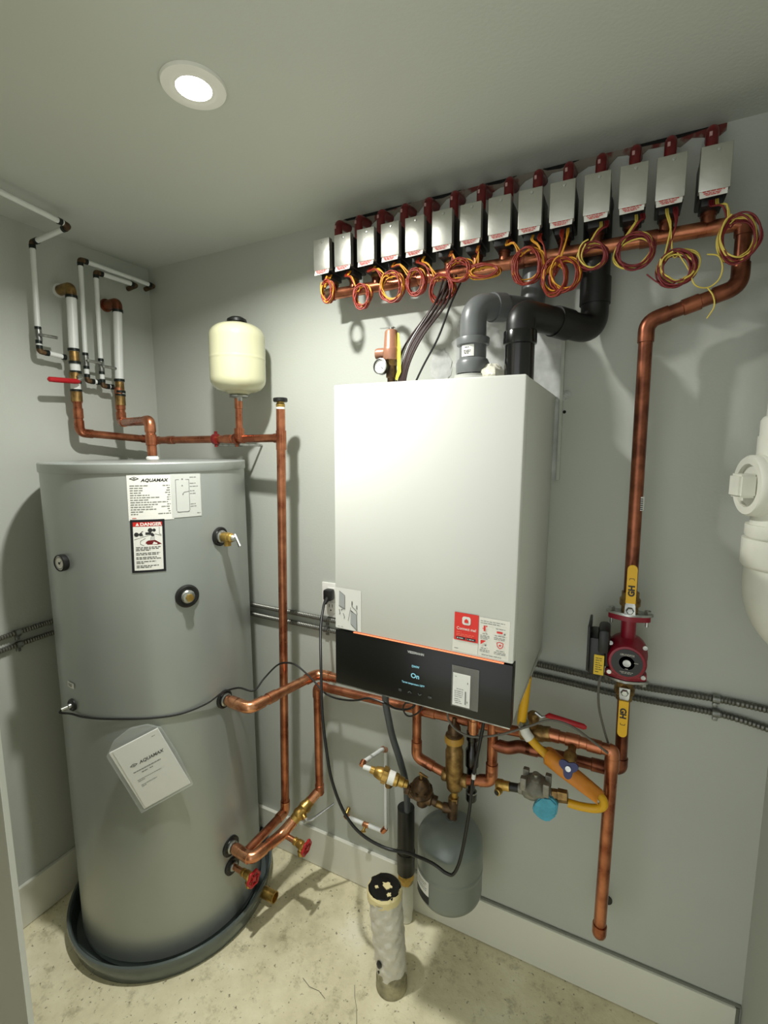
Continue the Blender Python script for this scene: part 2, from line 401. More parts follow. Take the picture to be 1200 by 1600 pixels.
# labels on the tank
def tank_fn(th0, z0, off, rotd=0):
    cr, sr = math.cos(math.radians(rotd)), math.sin(math.radians(rotd))
    def fn(u, v):
        uu, vv = u*cr-v*sr, u*sr+v*cr
        return on_tank(th0+math.degrees(uu/TR), z0+vv, off)
    return fn
def sheet(mb, fn, u0, v0, u1, v1, n=10):
    vs = [[mb.bm.verts.new(fn(u0+(u1-u0)*i/n, vv)) for i in range(n+1)] for vv in (v0, v1)]
    for i in range(n): mb.face((vs[0][i], vs[0][i+1], vs[1][i+1], vs[1][i]))
def bars(mb, fn, rows, h=.0016):
    for (u0, u1, v) in rows:
        x = u0
        while x < u1-.001:
            w_ = min(random.uniform(.004, .011), u1-x); sheet(mb, fn, x, v, x+w_, v+h, 2); x += w_+.0016
def diamond(mb, fn, x, y, w_, h, inner):
    for k, m_ in ((1, ink), (.62, inner), (.34, ink)):
        mb.m(m_); mb.poly([fn(x-w_*k, y), fn(x, y-h*k), fn(x+w_*k, y), fn(x, y+h*k)])
        fn0 = fn
        fn = (lambda g_: (lambda a_, b_: g_(a_, b_)+radial(-40)*.0002))(fn0)
FN = tank_fn(-48.8, 1.302, .0008, -.8)
mb = q(paper); sheet(mb, FN, 0, 0, .105, .116, 14)
F2 = tank_fn(-48.8, 1.302, .0010, -.8)
mb.m(mat('clear_label', (200, 203, 198), .5)); sheet(mb, F2, .100, .003, .178, .117, 14)
F2 = tank_fn(-48.8, 1.302, .0014, -.8)
diamond(mb, F2, .017, .1065, .0115, .0045, paper)
mb.m(ink).text('AQUAMAX', .0105, F2, .032, .0990, .0003, sx=1.15, shear=.25)
mb.m(greyink)
for k, (a_, b_) in enumerate(((.042, .017), (.030, .007), (.029, .009), (.025, .012), (.044, .006), (.068, .008), (.042, .008), (.086, .0), (.062, .008), (.050, .022), (.058, .008), (.030, .006), (.016, .03))):
    v_ = .0880-k*.0060; bars(mb, F2, [(.006, .006+a_, v_)]+([(.098-b_, .098, v_)] if b_ else []), .0018)
mb.m(redink); bars(mb, F2, [(.008, .020, .006)], .0014)
mb.m(greyink)
def outline(mb, fn, pts, t_=.0007):
    for (x0, y0), (x1, y1) in zip(pts, pts[1:]):
        dx, dy = x1-x0, y1-y0; L_ = math.hypot(dx, dy); nx, ny = -dy/L_*t_, dx/L_*t_
        mb.poly([fn(x0-nx, y0-ny), fn(x1-nx, y1-ny), fn(x1+nx, y1+ny), fn(x0+nx, y0+ny)])
outline(mb, F2, [(.112, .021), (.112, .102), (.146, .102), (.146, .021)])
outline(mb, F2, [(.114, .019), (.116, .017), (.142, .017), (.145, .020)], .0012)
outline(mb, F2, [(.129, .064), (.133, .069), (.146, .071)]); bars(mb, F2, [(.127, .130, .085), (.128, .131, .062), (.127, .131, .102)], .003)
bars(mb, F2, [(.148, .166, .107), (.148, .164, .091), (.148, .170, .083), (.148, .160, .071), (.148, .163, .064), (.148, .162, .036), (.148, .164, .030), (.165, .175, .011)], .0016)
tag(mb.build('rating_label', WH, smoothing=False), 'white data label with a line drawing of the tank')
FD = tank_fn(-49.0, 1.168, .0012, -1.5)
mb = q(mat('label_black', (18, 18, 26), .4)); sheet(mb, FD, 0, 0, .079, .137, 10)
FD = tank_fn(-49.0, 1.168, .0016, -1.5)
mb.m(paper); sheet(mb, FD, .006, .006, .073, .119, 10); mb.m(redink); sheet(mb, FD, .006, .1195, .073, .1305, 10)
FD = tank_fn(-49.0, 1.168, .0020, -1.5)
mb.m(paper).text('DANGER', .0115, FD, .0225, .1212, .0004, sx=1.05)
mb.poly([FD(.012, .1212), (FD(.0205, .1212)), FD(.01625, .1292)]); 
mb.m(ink)
def disc(mb, fn, x, y, r, n=14): mb.poly([fn(x+r*math.cos(2*PI*k/n), y+r*math.sin(2*PI*k/n)) for k in range(n)])
for x, y, r in ((.0135, .099, .0055), (.0235, .099, .0042), (.045, .1095, .0055), (.054, .1095, .0040), (.050, .097, .0035)): disc(mb, FD, x, y, r)
outline(mb, FD, [(.017, .099), (.023, .099)], .0018); outline(mb, FD, [(.034, .101), (.047, .101), (.051, .097), (.051, .094)], .0032); outline(mb, FD, [(.045, .109), (.045, .101)], .0025)
outline(mb, FD, [(.029+.0055*math.cos(k*PI/8), .101+.0055*math.sin(k*PI/8)) for k in range(4, 13)], .0008)
outline(mb, FD, [(.066, .117), (.066, .099), (.071, .097)], .0004); outline(mb, FD, [(.008, .086), (.030, .093), (.058, .099), (.071, .094)], .0004); outline(mb, FD, [(.030, .070), (.022, .074), (.022, .082), (.034, .089)], .0004)
mb.m(mat('dark_red_ink', (110, 18, 22), .5)).poly([FD(.034, .079), FD(.040, .083), FD(.056, .0835), FD(.071, .073), FD(.060, .0715), FD(.038, .0725)])
outline(mb, FD, [(.034, .076), (.045, .075)], .001); mb.m(greyink)
for k in range(4): outline(mb, FD, [(.0465+k*.0025, .0925), (.045+k*.003, .084)], .0005)
mb.m(ink); bars(mb, FD, [(.011, .068, .0650), (.011, .063, .0612), (.011, .044, .0574), (.011, .066, .0500), (.011, .062, .0462), (.011, .058, .0390), (.011, .068, .0352), (.011, .056, .0280), (.011, .028, .0242), (.011, .062, .0170), (.011, .045, .0132)], .0016)
tag(mb.build('danger_label', WH, smoothing=False), 'black bordered danger label with a faucet and scalded hand')
mb = q(paper); FS = tank_fn(-95.5, .846, .0018, -4); sheet(mb, FS, 0, 0, .030, .016, 6); FS = tank_fn(-95, .847, .0026, -4); mb.m(greyink); bars(mb, FS, [(.003, .020, .009), (.003, .018, .006), (.003, .019, .003)])
mb.build('serial_label', WH, smoothing=False)

# manual in a plastic sleeve stuck to the tank
bt = math.radians(-46.5); n_ = radial(-46.5); ax = V((-math.sin(bt), math.cos(bt), 0)); az_ = V((0, 0, 1)); rr = math.radians(22.3)
bu = ax*math.cos(rr)+az_*math.sin(rr); bv = -ax*math.sin(rr)+az_*math.cos(rr)
cc = TC+n_*(TR+.014)+V((0, 0, .632))
def pf(off): return lambda u, v: cc+bu*u*.88+bv*v*.93+n_*off
t = thing('manual', 'white printed booklet in a clear sleeve, taped tilted to the silver tank', 'booklet', cc-V((0, 0, .12)))
mb = q(paper); f = pf(0); mb.prism([f(-.0725, -.102), f(.0725, -.102), f(.0725, .102), f(-.0725, .102)], -n_*.005)
f = pf(.0006); mb.m(mat('booklet_cover', (240, 240, 236), .6)).prism([f(-.067, -.100), f(.0725, -.100), f(.0725, .102), f(-.062, .102)], n_*.0006)
f = pf(.0016); diamond(mb, f, -.033, .036, .012, .0052, paper)
mb.m(ink).text('AQUAMAX', .0125, f, -.017, .0315, .0004, sx=1.15, shear=.35)
def fbars(mb, fn, rows, h=.002):
    for (u0, u1, v) in rows:
        x = u0
        while x < u1-.001:
            w_ = min(random.uniform(.003, .009), u1-x); mb.poly([fn(x, v), fn(x+w_, v), fn(x+w_, v+h), fn(x, v+h)]); x += w_+.0012
mb.m(greyink); fbars(mb, f, [(-.045, .038, .013), (-.024, -.006, .0045), (.000, .010, .0045)], .0028); fbars(mb, f, [(-.046, .026, -.0130), (-.046, -.026, -.0175), (-.044, .004, -.0310), (-.044, -.030, -.0355), (.048, .058, .088)], .0016)
mb.build('pages', t, smoothing=False)
mb = q(plast); f = pf(.006); g_ = pf(-.008)
o2 = [(-.082, -.106), (.080, -.106), (.086, 0), (.083, .10), (.055, .128), (.01, .142), (-.045, .130), (-.080, .10)]
mb.prism([f(*p) for p in o2], -n_*.0085)
mb.build('clear_sleeve', t, smoothing=False)

# ================================================================== BOILER
BX, BY, BZ = .002, -.388, .945
BO = thing('boiler', 'white wall hung boiler with a black glass control panel', 'boiler', (BX, 0, BZ))
Wd, Hd, SEAM = .4, .668, .1295
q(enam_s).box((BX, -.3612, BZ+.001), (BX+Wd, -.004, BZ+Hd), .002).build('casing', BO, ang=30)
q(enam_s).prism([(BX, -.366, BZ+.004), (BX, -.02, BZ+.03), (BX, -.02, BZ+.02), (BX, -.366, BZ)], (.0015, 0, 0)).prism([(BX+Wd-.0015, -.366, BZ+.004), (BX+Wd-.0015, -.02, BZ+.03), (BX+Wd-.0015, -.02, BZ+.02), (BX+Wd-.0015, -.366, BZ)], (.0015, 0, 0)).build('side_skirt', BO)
q(enamel).box((BX, BY, BZ+SEAM+.0015), (BX+Wd, -.3615, BZ+Hd+.0015), .0035).build('front_cover', BO, ang=30)
cp = q(glassb).box((BX, BY+.001, BZ-.001), (BX+Wd, -.3615, BZ+SEAM-.0015), .0015).build('control_panel', BO, ang=30)
q(steel).box((BX+.001, BY+.002, BZ-.0035), (BX+Wd-.001, -.362, BZ-.001)).build('bottom_trim', BO)
mb = q(orangeled); mb.box((BX+.048, BY-.0006, BZ+SEAM-.0010), (BX+Wd-.018, BY+.004, BZ+SEAM+.0004)); mb.build('status_light', BO)
def bf(u0, v0, off): return lambda u, v: V((BX+u0+u, BY-off, BZ+v0+v))
mb = q(mat('display_white', (200, 202, 200), .5)).text('VIESSMANN', .0072, bf(.181, .110, .0008), 0, 0, .00025, sx=.98)
mb.build('maker_lettering', cp, smoothing=False)
mb = q(cyanled).text('On', .0150, bf(.189, .0565, .0008), 0, 0, .0003); mb.text('DHW', .0068, bf(.191, .0800, .0008), 0, 0, .0002)
mb.text('Target temperature 120°F', .0058, bf(.1685, .0410, .0008), 0, 0, .00012, sx=.84); mb.build('display_text', cp, smoothing=False)
mb = q(mat('key_mark', (92, 96, 98), .5)); f = bf(0, 0, .0008)
for k in range(3): mb.poly([f(.161, .0195+k*.002), f(.168, .0195+k*.002), f(.168, .0205+k*.002), f(.161, .0205+k*.002)])
outline(mb, f, [(.183, .0205), (.187, .0245), (.191, .0205)]); outline(mb, f, [(.206, .0245), (.210, .0205), (.214, .0245)]); mb.text('OK', .006, f, .229, .020, .0002)
mb.build('touch_keys', cp, smoothing=False)
# sticker with drawings
mb = q(mat('gloss_sticker', (232, 232, 226), .3)); f = bf(.002, .134, .0007); mb.poly([f(0, 0), f(.066, 0), f(.066, .094), f(0, .094)])
f = bf(.002, .134, .0012); mb.m(mat('drawing_grey', (172, 176, 176), .5))
mb.poly([f(.009, .052), f(.023, .044), f(.024, .077), f(.010, .086)]); mb.poly([f(.039, .015), f(.054, .003), f(.055, .036), f(.040, .044)])
mb.m(greyink); outline(mb, f, [(.010, .0865), (.0245, .0775), (.0245, .046), (.009, .052)], .0006); outline(mb, f, [(.039, .045), (.055, .037), (.056, .001), (.040, .014)], .0007)
outline(mb, f, [(.040, .0525), (.033, .0205)], .0005); outline(mb, f, [(.014, .042), (.019, .045)], .0009); outline(mb, f, [(.010, .044), (.012, .034), (.010, .032)], .0009); outline(mb, f, [(.020, .036), (.024, .027), (.022, .024)], .0008)
outline(mb, f, [(.043, .066), (.043, .055), (.055, .046), (.056, .038)], .0007); mb.poly([f(.042, .058), f(.0445, .058), f(.0445, .067), f(.042, .067)]); mb.poly([f(.054, .050), f(.0565, .050), f(.0565, .059), f(.054, .059)])
mb.poly([f(.040, .044), f(.046, .041), f(.046, .043), f(.040, .046)]); fbars(mb, f, [(.006, .011, .0035), (.014, .020, .0035)], .0009)
tag(mb.build('instruction_sticker', BO, smoothing=False), 'sticker with two grey line drawings')
# red and white sticker
mb = q(mat('app_sticker', (230, 228, 218), .4)); f = bf(.279, .136, .0007); mb.poly([f(0, 0), f(.052, 0), f(.052, .080), f(.004, .080), f(.004, .026), f(0, .026)]); mb.poly([f(.053, 0), f(.112, 0), f(.112, .079), f(.053, .079)])
f = bf(.279, .136, .0012); mb.m(mat('sticker_red', (226, 40, 24), .4)).poly([f(.003, .024), f(.052, .024), f(.052, .081), f(.003, .081)])
f = bf(.279, .136, .0017); mb.m(paper)
R_ = .0045
mb.poly([f(.0275+sx*(.0085-R_)+R_*math.cos(a), .066+sy*(.0085-R_)+R_*math.sin(a)) for sx, sy, a0 in ((1, 1, 0), (-1, 1, 1), (-1, -1, 2), (1, -1, 3)) for a in [PI/2*(a0+k/4) for k in range(5)]])
mb.text('Connect me!', .0082, f, .008, .0465, .0001, sx=.92)
mb.m(mat('faint_red_print', (242, 110, 90), .5)); fbars(mb, f, [(.008, .018, .0405), (.008, .044, .0365), (.008, .040, .0335)], .0016)
mb.m(ink)
for x in (.0075, .0285): mb.poly([f(x, .0265), f(x+.0185, .0265), f(x+.0185, .0315), f(x, .0315)])
f2 = bf(.279, .136, .0022); mb.m(paper); disc(mb, f2, .0105, .029, .0012); mb.poly([f2(.0305, .028), f2(.0305, .030), f2(.032, .029)]); fbars(mb, f2, [(.013, .024, .0285), (.034, .045, .0285)], .0012)
mb.m(mat('sticker_red', (226, 40, 24))).poly([f2(.0235, .062), f2(.0315, .062), f2(.0315, .067), f2(.0275, .0705), f2(.0235, .067)])
mb.m(greyink); fbars(mb, f, [(.056, .103, .0715), (.056, .094, .0675), (.060, .070, .046), (.056, .074, .042), (.056, .074, .039), (.056, .072, .036), (.084, .104, .046), (.083, .105, .042), (.083, .104, .039), (.086, .104, .060), (.058, .068, .0165), (.056, .075, .013), (.056, .075, .010), (.088, .104, .0165), (.084, .106, .013), (.084, .106, .010), (.060, .098, .003), (.004, .012, .006)], .0011)
mb.m(mat('sticker_red', (226, 40, 24))); outline(mb, f, [(.064, .052), (.064, .063)], .0018); outline(mb, f, [(.060, .057), (.062, .057)], .0008); disc(mb, f, .068, .062, .0014); mb.poly([f(.088, .052), f(.099, .052), f(.099, .056), f(.088, .056)])
mb.poly([f(.057, .024), f(.068, .033), f(.057, .033)]); outline(mb, f, [(.094, .035), (.101, .033), (.100, .026), (.095, .022), (.090, .026), (.089, .033), (.094, .035)], .0007); disc(mb, f, .095, .0285, .002)
mb.m(greyink); disc(mb, f, .103, .052, .0018); disc(mb, f, .067, .0235, .0018)
tag(mb.build('app_sticker', BO, smoothing=False), 'red and white sticker reading Connect me')
# pouch with a card
mb = q(mat('smoke_film', (150, 148, 142), .2, alpha=.32)).box((BX+.280, BY-.0030, BZ+.0185), (BX+.336, BY-.0006, BZ+.105))
p_ = mb.build('card_pouch', BO, smoothing=False)
mb = q(paper); f = bf(.283, .0215, .0034); mb.prism([f(0, 0), f(.036, 0), f(.036, .069), f(0, .069)], (0, .001, 0)); f = bf(.283, .0215, .0040)
mb.m(greyink); fbars(mb, f, [(.004, .008, .062), (.008, .024, .036), (.004, .022, .031), (.004, .022, .027), (.004, .021, .023), (.004, .022, .019), (.004, .015, .014), (.004, .018, .010), (.006, .020, .006)], .0011)
outline(mb, f, [(.027, .006), (.027, .034)], .0012); outline(mb, f, [(.031, .010), (.031, .014)], .0008); outline(mb, f, [(.031, .050), (.031, .054)], .0008)
mb.build('card', p_, smoothing=False)
BO.rotation_euler = (0, .013, 0)

# ================================================================== ZONE VALVES
MY, MZ = -.082, 1.9075
CX = [-.178, -.113, -.0445, .024, .090, .1595, .228, .2935, .3595, .425, .4915, .557, .621, .692]
MCX = [x-.0 for x in CX]
ORD = ['first', 'second', 'third', 'fourth', 'fifth', 'sixth', 'seventh', 'eighth', 'ninth', 'tenth', 'eleventh', 'twelfth', 'thirteenth', 'last']
protos = {}
def zone_valve(x, k):
    t = thing('zone_valve', f'{ORD[k]} silver zone valve head from the left in the row below the ceiling', 'zone valve', (x, MY, MZ+.014), 'zone valves along the copper manifold')
    x0, x1 = x-.025, x+.025
    mb = q(alu).box((x0, -.142, 1.953), (x1, -.126, 2.031), .0016)
    cv = mb.build('cover', t, ang=30)
    q(steel).lathe([(0, 0), (.0035, 0), (.003, .0015), (0, .002)], (x+.003, -.142, 2.022), (0, -1, 0), 12).build('screw', cv)
    mb = q(black).box((x0+.002, -.1265, 1.950), (x1-.001, -.055, 2.027), .003); mb.m(rubber).box((x0+.008, -.118, 1.936), (x1-.006, -.070, 1.952), .002)
    mb.build('actuator_body', t, ang=30)
    mb = q(paper).prism([(x0+.003, -.1435, 1.9405), (x1-.004, -.1425, 1.9425), (x1-.003, -.139, 1.9545), (x0+.002, -.139, 1.9545)], (0, .0012, 0))
    mb.m(redink)
    def tf(u, v): return V((x0+.004+u, -.1446+.0030*(v/.012), 1.9425+v))
    fbars(mb, tf, [(.003, .038, .008), (.005, .034, .0045), (.008, .030, .0015)], .0016)
    mb.build('warning_tag', t, smoothing=False)
    mb = q(brass_d if k < 6 else copper_d).lathe([(0, .008), (.0125, .008), (.0125, .022), (.0145, .023), (.0145, .030), (.012, .031), (.012, .046), (0, .046)], (x, MY, MZ), seg=18); mb.m(rubber).lathe([(0, .034), (.0155, .034), (.0155, .046), (0, .046)], (x, MY, MZ), seg=18)
    mb.build('valve_body', t)
    mb = q(redpaint).tube(arc([(x-.001, -.054, 1.99), (x-.001, -.052, 2.103), (x+.002, -.001, 2.108)], .012), .0112, 16)
    mb.m(mat('white_print', (190, 150, 146), .6)).box((x-.007, -.0645, 2.086), (x-.002, -.0585, 2.094))
    mb.build('red_riser', t)
    return t
for k, x in enumerate(CX): zone_valve(x, k)

# manifold and its drop to the pump
M = thing('copper_manifold', 'long copper header pipe running under the row of zone valves', 'pipe', (.26, MY, MZ))
q(copper).tube([(-.192, MY, MZ), (.735, MY, MZ)], .0145, 22).build('tube', M)
mb = q(bronze).lathe([(0, 0), (.0165, 0), (.0172, .008), (.0165, .022), (0, .022)], (-.200, MY, MZ), (1, 0, 0), 20); mb.build('end_cap', M)
for k, x in enumerate(CX):
    q(copper_d).tube([(x, MY, MZ+.0), (x, MY, MZ+.024)], .0128, 16).build('branch', M)
for x in (.06, .325, .59): q(copper_d).tube([(x-.016, MY, MZ), (x+.016, MY, MZ)], .0162, 20).build('coupling', M)
run('return_pipe', 'copper pipe dropping from the manifold end, then down to the red pump', [(.735, MY, MZ), (.752, MY, MZ-.004), (.752, -.085, 1.790), (.597, -.088, 1.742), (.599, -.088, 1.152)], .0138, copper_d, fr=.030, joints=((2, .5),))
o = bpy.data.objects['return_pipe']
mb = q(paper).tube([(.6048, -.0885, 1.374), (.6048, -.0885, 1.344)], .0102, 14); mb.m(ink)
for k in range(6): mb.box((.6065, -.0996, 1.346+k*.0045), (.612, -.0975, 1.348+k*.0045))
mb.build('paper_sticker', o)

# ------------------------------------------------------------------ wire coils
COILS = [(512, 455, -.155, 1.893, .018, .030, 0), (567, 462, -.049, 1.867, .024, .030, 1), (612, 448, .033, 1.877, .033, .036, 2), (650, 440, .098, 1.879, .024, .033, 3), (690, 450, .164, 1.853, .028, .033, 4),
         (716, 424, .207, 1.888, .030, .026, 5), (757, 425, .262, 1.876, .036, .014, 6), (826, 412, .360, 1.874, .031, .038, 7), (868, 430, .415, 1.838, .026, .036, 8), (885, 430, .438, 1.842, .030, .036, 9),
         (927, 400, .489, 1.868, .028, .027, 10), (990, 392, .565, 1.864, .036, .034, 11), (1055, 417, .640, 1.822, .033, .032, 12), (1155, 370, .736, 1.858, .034, .044, 13)]
def coil(cx, cz, a, b, k):
    right = k >= 10
    R_, Y_ = (wirer2 if right else wirer), (wirey2 if right else wirey)
    t = thing('wire_coil', f'coiled red and yellow wires hanging from the {ORD[k]} zone valve from the left', 'wires', (cx, -.15, cz-b), 'coiled leads under the zone valves')
    for which, mt in (('red_strand', R_), ('yellow_strand', Y_)):
        n = random.choice((1, 2)) if which == 'yellow_strand' else 3
        mb = q(mt); sx = CX[k]+random.uniform(-.004, .018); off = .0025 if which == 'red_strand' else -.0025
        for s_ in range(3 if which == 'red_strand' else 2):
            turns = n; ph = random.uniform(0, PI); tilt = random.uniform(-.35, .35); P = []
            N = turns*16; aa, bb = a*random.uniform(.78, 1.0), b*random.uniform(.78, 1.0); ox, oz = random.uniform(-.004, .004), random.uniform(-.004, .004)
            start = V((sx+s_*.003, -.120, 1.944)); P = [start, start+V((.001, -.014, -.016)), V((sx*.6+cx*.4, -.145, (1.944+cz+bb)*.5))]
            for i in range(N+1):
                an = PI/2+.3+ph*.3-2*PI*i/16*(1 if s_ else 1); k1 = 1+.16*math.sin(an*2+i*.11)*(.6)+random.uniform(-.035, .035)
                x = aa*k1*math.cos(an); z = bb*k1*math.sin(an)
                P.append(V((cx+ox+x*math.cos(tilt)-z*math.sin(tilt)*.3, -.150+off+.008*math.sin(an*1.0+i*.3)+random.uniform(-.002, .002), cz+oz+z+x*math.sin(tilt)*.5)))
            mb.tube(smooth(P, 3), .0016, 6)
        mb.build(which, t, ang=80)
    return t
for c in COILS: coil(c[2], c[3], c[4], c[5], c[6])
last = bpy.data.objects['wire_coil.012']
q(wirey2).tube(smooth([(.640, -.15, 1.850), (.660, -.152, 1.815), (.672, -.155, 1.785), (.693, -.15, 1.778), (.710, -.15, 1.790), (.714, -.15, 1.812), (.706, -.15, 1.832), (.688, -.15, 1.838)], 6), .0014, 6).build('loose_end', last, ang=80)
q(wirey2).tube(smooth([(.693, -.15, 1.778), (.703, -.15, 1.762), (.706, -.15, 1.742), (.696, -.15, 1.722)], 6), .0014, 6).build('loose_end', last, ang=80)
q(wirer2).tube(smooth([(.650, -.15, 1.800), (.630, -.15, 1.792), (.610, -.15, 1.800), (.590, -.15, 1.818)], 6), .0014, 6).build('loose_end', last, ang=80)

# ------------------------------------------------------------------ thermostat cables from the coils down behind the boiler
for k in range(9):
    t_ = k/8
    a = V((.165+.030*t_, -.145+.02*(k % 3), 1.880+random.uniform(-.01, .01)))
    b = V((.150+.042*t_-.004*(k % 2), -.165, 1.815)); c = V((.100+.040*t_, -.19, 1.735+.010*t_)); d = V((.085+.024*t_, -.205, 1.68)); e = V((.072+.022*t_, -.21, 1.612))
    if k == 8: b, c, d, e = V((.194, -.17, 1.81)), V((.172, -.19, 1.735)), V((.138, -.20, 1.67)), V((.112, -.21, 1.612))
    if k == 0: c, d = V((.088, -.19, 1.725)), V((.074, -.2, 1.67))
    o = q(cablem if k != 8 else black).tube(smooth([a, b, c, d, e], 7), .0024, 8).build('thermostat_cable')
    if k == 8: tag(o, 'black cable hanging apart from the brown bundle above the boiler', 'cable', 'cables above the boiler')
    elif k == 0: tag(o, 'outermost thin brown cable arching above the boiler towards the pressure gauge', 'cable', 'cables above the boiler')
    else: tag(o, 'thin brown cable in the tight bundle running down behind the boiler', 'cable', 'cables in the brown bundle')

# ------------------------------------------------------------------ pressure relief valve with gauge, on top of the boiler
x, y = .056, -.20; PZ = BZ+Hd+.002
t = thing('pressure_relief_valve', 'brown bell shaped relief valve standing on top of the boiler', 'valve', (x, y, PZ))
mb = q(bronze).lathe([(0, 0), (.013, 0), (.013, .014), (.010, .016), (.010, .034), (.013, .036), (.013, .062), (0, .062)], (x, y, PZ), seg=20); mb.build('nipple', t)
mb = q(brass_d).hexa((x, y, PZ+.062), (x, y, PZ+.076), .014); mb.build('hex_nut', t)
mb = q(brown).lathe([(0, .076), (.0195, .076), (.021, .080), (.021, .100), (.0195, .104), (.0185, .106), (.0155, .142), (.012, .146), (0, .146)], (x, y, PZ), seg=28)
mb.lathe([(0, 0), (.0135, 0), (.0135, .016), (.0115, .022), (0, .022)][::1], (x-.016, y-.004, PZ+.092), (-1, -.2, 0), 20); mb.build('bell_body', t)
mb = q(steel).lathe([(0, 0), (.006, 0), (.006, .005), (0, .006)], (x, y, PZ+.146), seg=14); mb.prism([(x+.008, y-.006, PZ+.151), (x+.008, y+.006, PZ+.151), (x-.030, y+.002, PZ+.152), (x-.030, y-.002, PZ+.152)], (0, 0, .0015)); mb.build('test_lever', t)
mb = q(ytag).prism([(x+.018, y-.004, PZ+.138), (x+.024, y-.008, PZ+.134), (x+.029, y-.010, PZ+.100), (x+.031, y-.012, PZ+.045), (x+.022, y-.014, PZ+.026), (x+.014, y-.010, PZ+.030), (x+.022, y-.008, PZ+.055)], (0, .001, 0)); mb.build('yellow_tag', t)
gx = V((.041, -.226, 1.674)); gd = V((-.1, -1, .05)).normalized(); u, v, _ = frame_of(gd)
t2 = thing('pressure_gauge', 'small round black rimmed pressure gauge beside the brown relief valve', 'gauge', gx-V((0, 0, .02)))
mb = q(black).lathe([(0, -.016), (.014, -.016), (.0185, -.008), (.0185, .004), (.0165, .005), (.0160, .002), (0, .002)], gx, gd, 28); mb.m(bronze).tube([gx-gd*.01, gx-gd*.012+V((.008, .004, -.002)), (x-.004, y, 1.665)], .007, 12)
mb.m(steel).lathe([(.0165, .0045), (.0185, .0035), (.0188, .005), (.0165, .006)], gx, gd, 28, caps=False); mb.build('case', t2)
mb = q(paper).lathe([(.0160, 0), (.0160, .0026), (0, .0026)], gx, gd, 28); mb.m(ink); c = gx+gd*.0030
mb.prism([c+(u*.003-v*.001)*1, c+(u*-.001+v*.003)*1, c-(u*.6-v*.5).normalized()*.011], gd*.0005); mb.prism([c+(u*.5-v*.45)*.016-u*.001, c+(u*.5-v*.45)*.016+v*.002, c], gd*.0005)
for k in range(20):
    a = 2*PI*k/20; e = c+(u*math.cos(a)+v*math.sin(a))*.0125; mb.box(e-V((.0006,)*3), e+V((.0006,)*3))
mb.build('dial', t2)

# ------------------------------------------------------------------ flue pipes
t = thing('exhaust_vent', 'grey plastic vent pipe rising from the boiler and bending behind the zone valves', 'pipe', (.257, -.2, PZ))
q(pvcg2).lathe([(0, 0), (.056, 0), (.056, .006), (.050, .012), (.040, .022), (.040, .026), (0, .026)], (.257, -.2, PZ), seg=40).build('base_collar', t)
mb = q(pvcg).lathe([(0, .024), (.0355, .024), (.0355, .030), (.0365, .034), (.0365, .052), (.033, .060), (.0295, .062), (.0295, .090), (.0355, .091), (.0365, .104), (.0355, .106), (.029, .107), (0, .107)], (.257, -.2, PZ), seg=36)
mb.m(blackg).lathe([(.0358, .026), (.0362, .026), (.0362, .029), (.0358, .029)], (.257, -.2, PZ), seg=36); mb.build('socket', t)
q(pvcg).tube(arc([(.257, -.2, PZ+.10), (.257, -.2, 1.788), (.305, -.135, 1.796), (.352, -.046, 1.804), (.357, -.044, 1.86), (.359, -.044, 1.99), (.359, -.001, 2.0)], .055, 10), .0285, 32).build('tube', t)
q(pvcg).tube([V((.287, -.159, 1.793)), V((.305, -.135, 1.796))], .0315, 32).build('coupling', t)
mb = q(paper)
for k in range(8):
    a0 = math.radians(-125+k*7); a1 = math.radians(-118+k*7); r_ = .0301; z0, z1 = PZ+.064, PZ+.088
    mb.poly([(.257+r_*math.cos(a0), -.2+r_*math.sin(a0), z0), (.257+r_*math.cos(a1), -.2+r_*math.sin(a1), z0), (.257+r_*math.cos(a1), -.2+r_*math.sin(a1), z1), (.257+r_*math.cos(a0), -.2+r_*math.sin(a0), z1)])
def vf(u, v): a = math.radians(-122)+u/.0306; return V((.257+.0306*math.cos(a), -.2+.0306*math.sin(a), PZ+.065+v))
mb.m(ink); fbars(mb, vf, [(.007, .017, .017), (.004, .021, .010), (.005, .020, .007), (.006, .018, .004)], .0018); mb.build('paper_label', t, smoothing=False)
t = thing('air_intake_pipe', 'black plastic pipe rising from the boiler top and bending up behind the zone valves', 'pipe', (.362, -.215, PZ))
mb = q(blackg).lathe([(0, 0), (.0305, 0), (.0305, .078), (.0345, .080), (.0345, .104), (.0335, .106), (0, .106)], (.362, -.215, PZ), seg=36); mb.build('lower_pipe', t)
q(black).tube(arc([(.362, -.215, PZ+.09), (.362, -.215, 1.757), (.415, -.145, 1.752), (.493, -.046, 1.742), (.491, -.045, 1.84), (.489, -.044, 2.01), (.489, -.001, 2.02)], .058, 10), .0295, 32).build('tube', t)
q(black).tube([(.4915, -.0455, 1.80), (.491, -.0450, 1.855)], .0325, 32).build('coupling', t)
q(black).tube([V((.418, -.141, 1.752)), V((.444, -.108, 1.748))], .0325, 32).build('coupling', t)
t = thing('wrapped_port', 'crumpled clear plastic bag over a white port between the two boiler vents', 'plastic bag', (.300, -.2, PZ))
q(white).lathe([(0, 0), (.020, 0), (.020, .03), (.014, .034), (0, .034)], (.300, -.2, PZ), seg=20).build('port', t)
mb = q(plastw).sphere((.302, -.205, PZ+.016), .030, (1, .9, 1.05), 14, 9, .13); mb.build('crumpled_bag', t, ang=10)

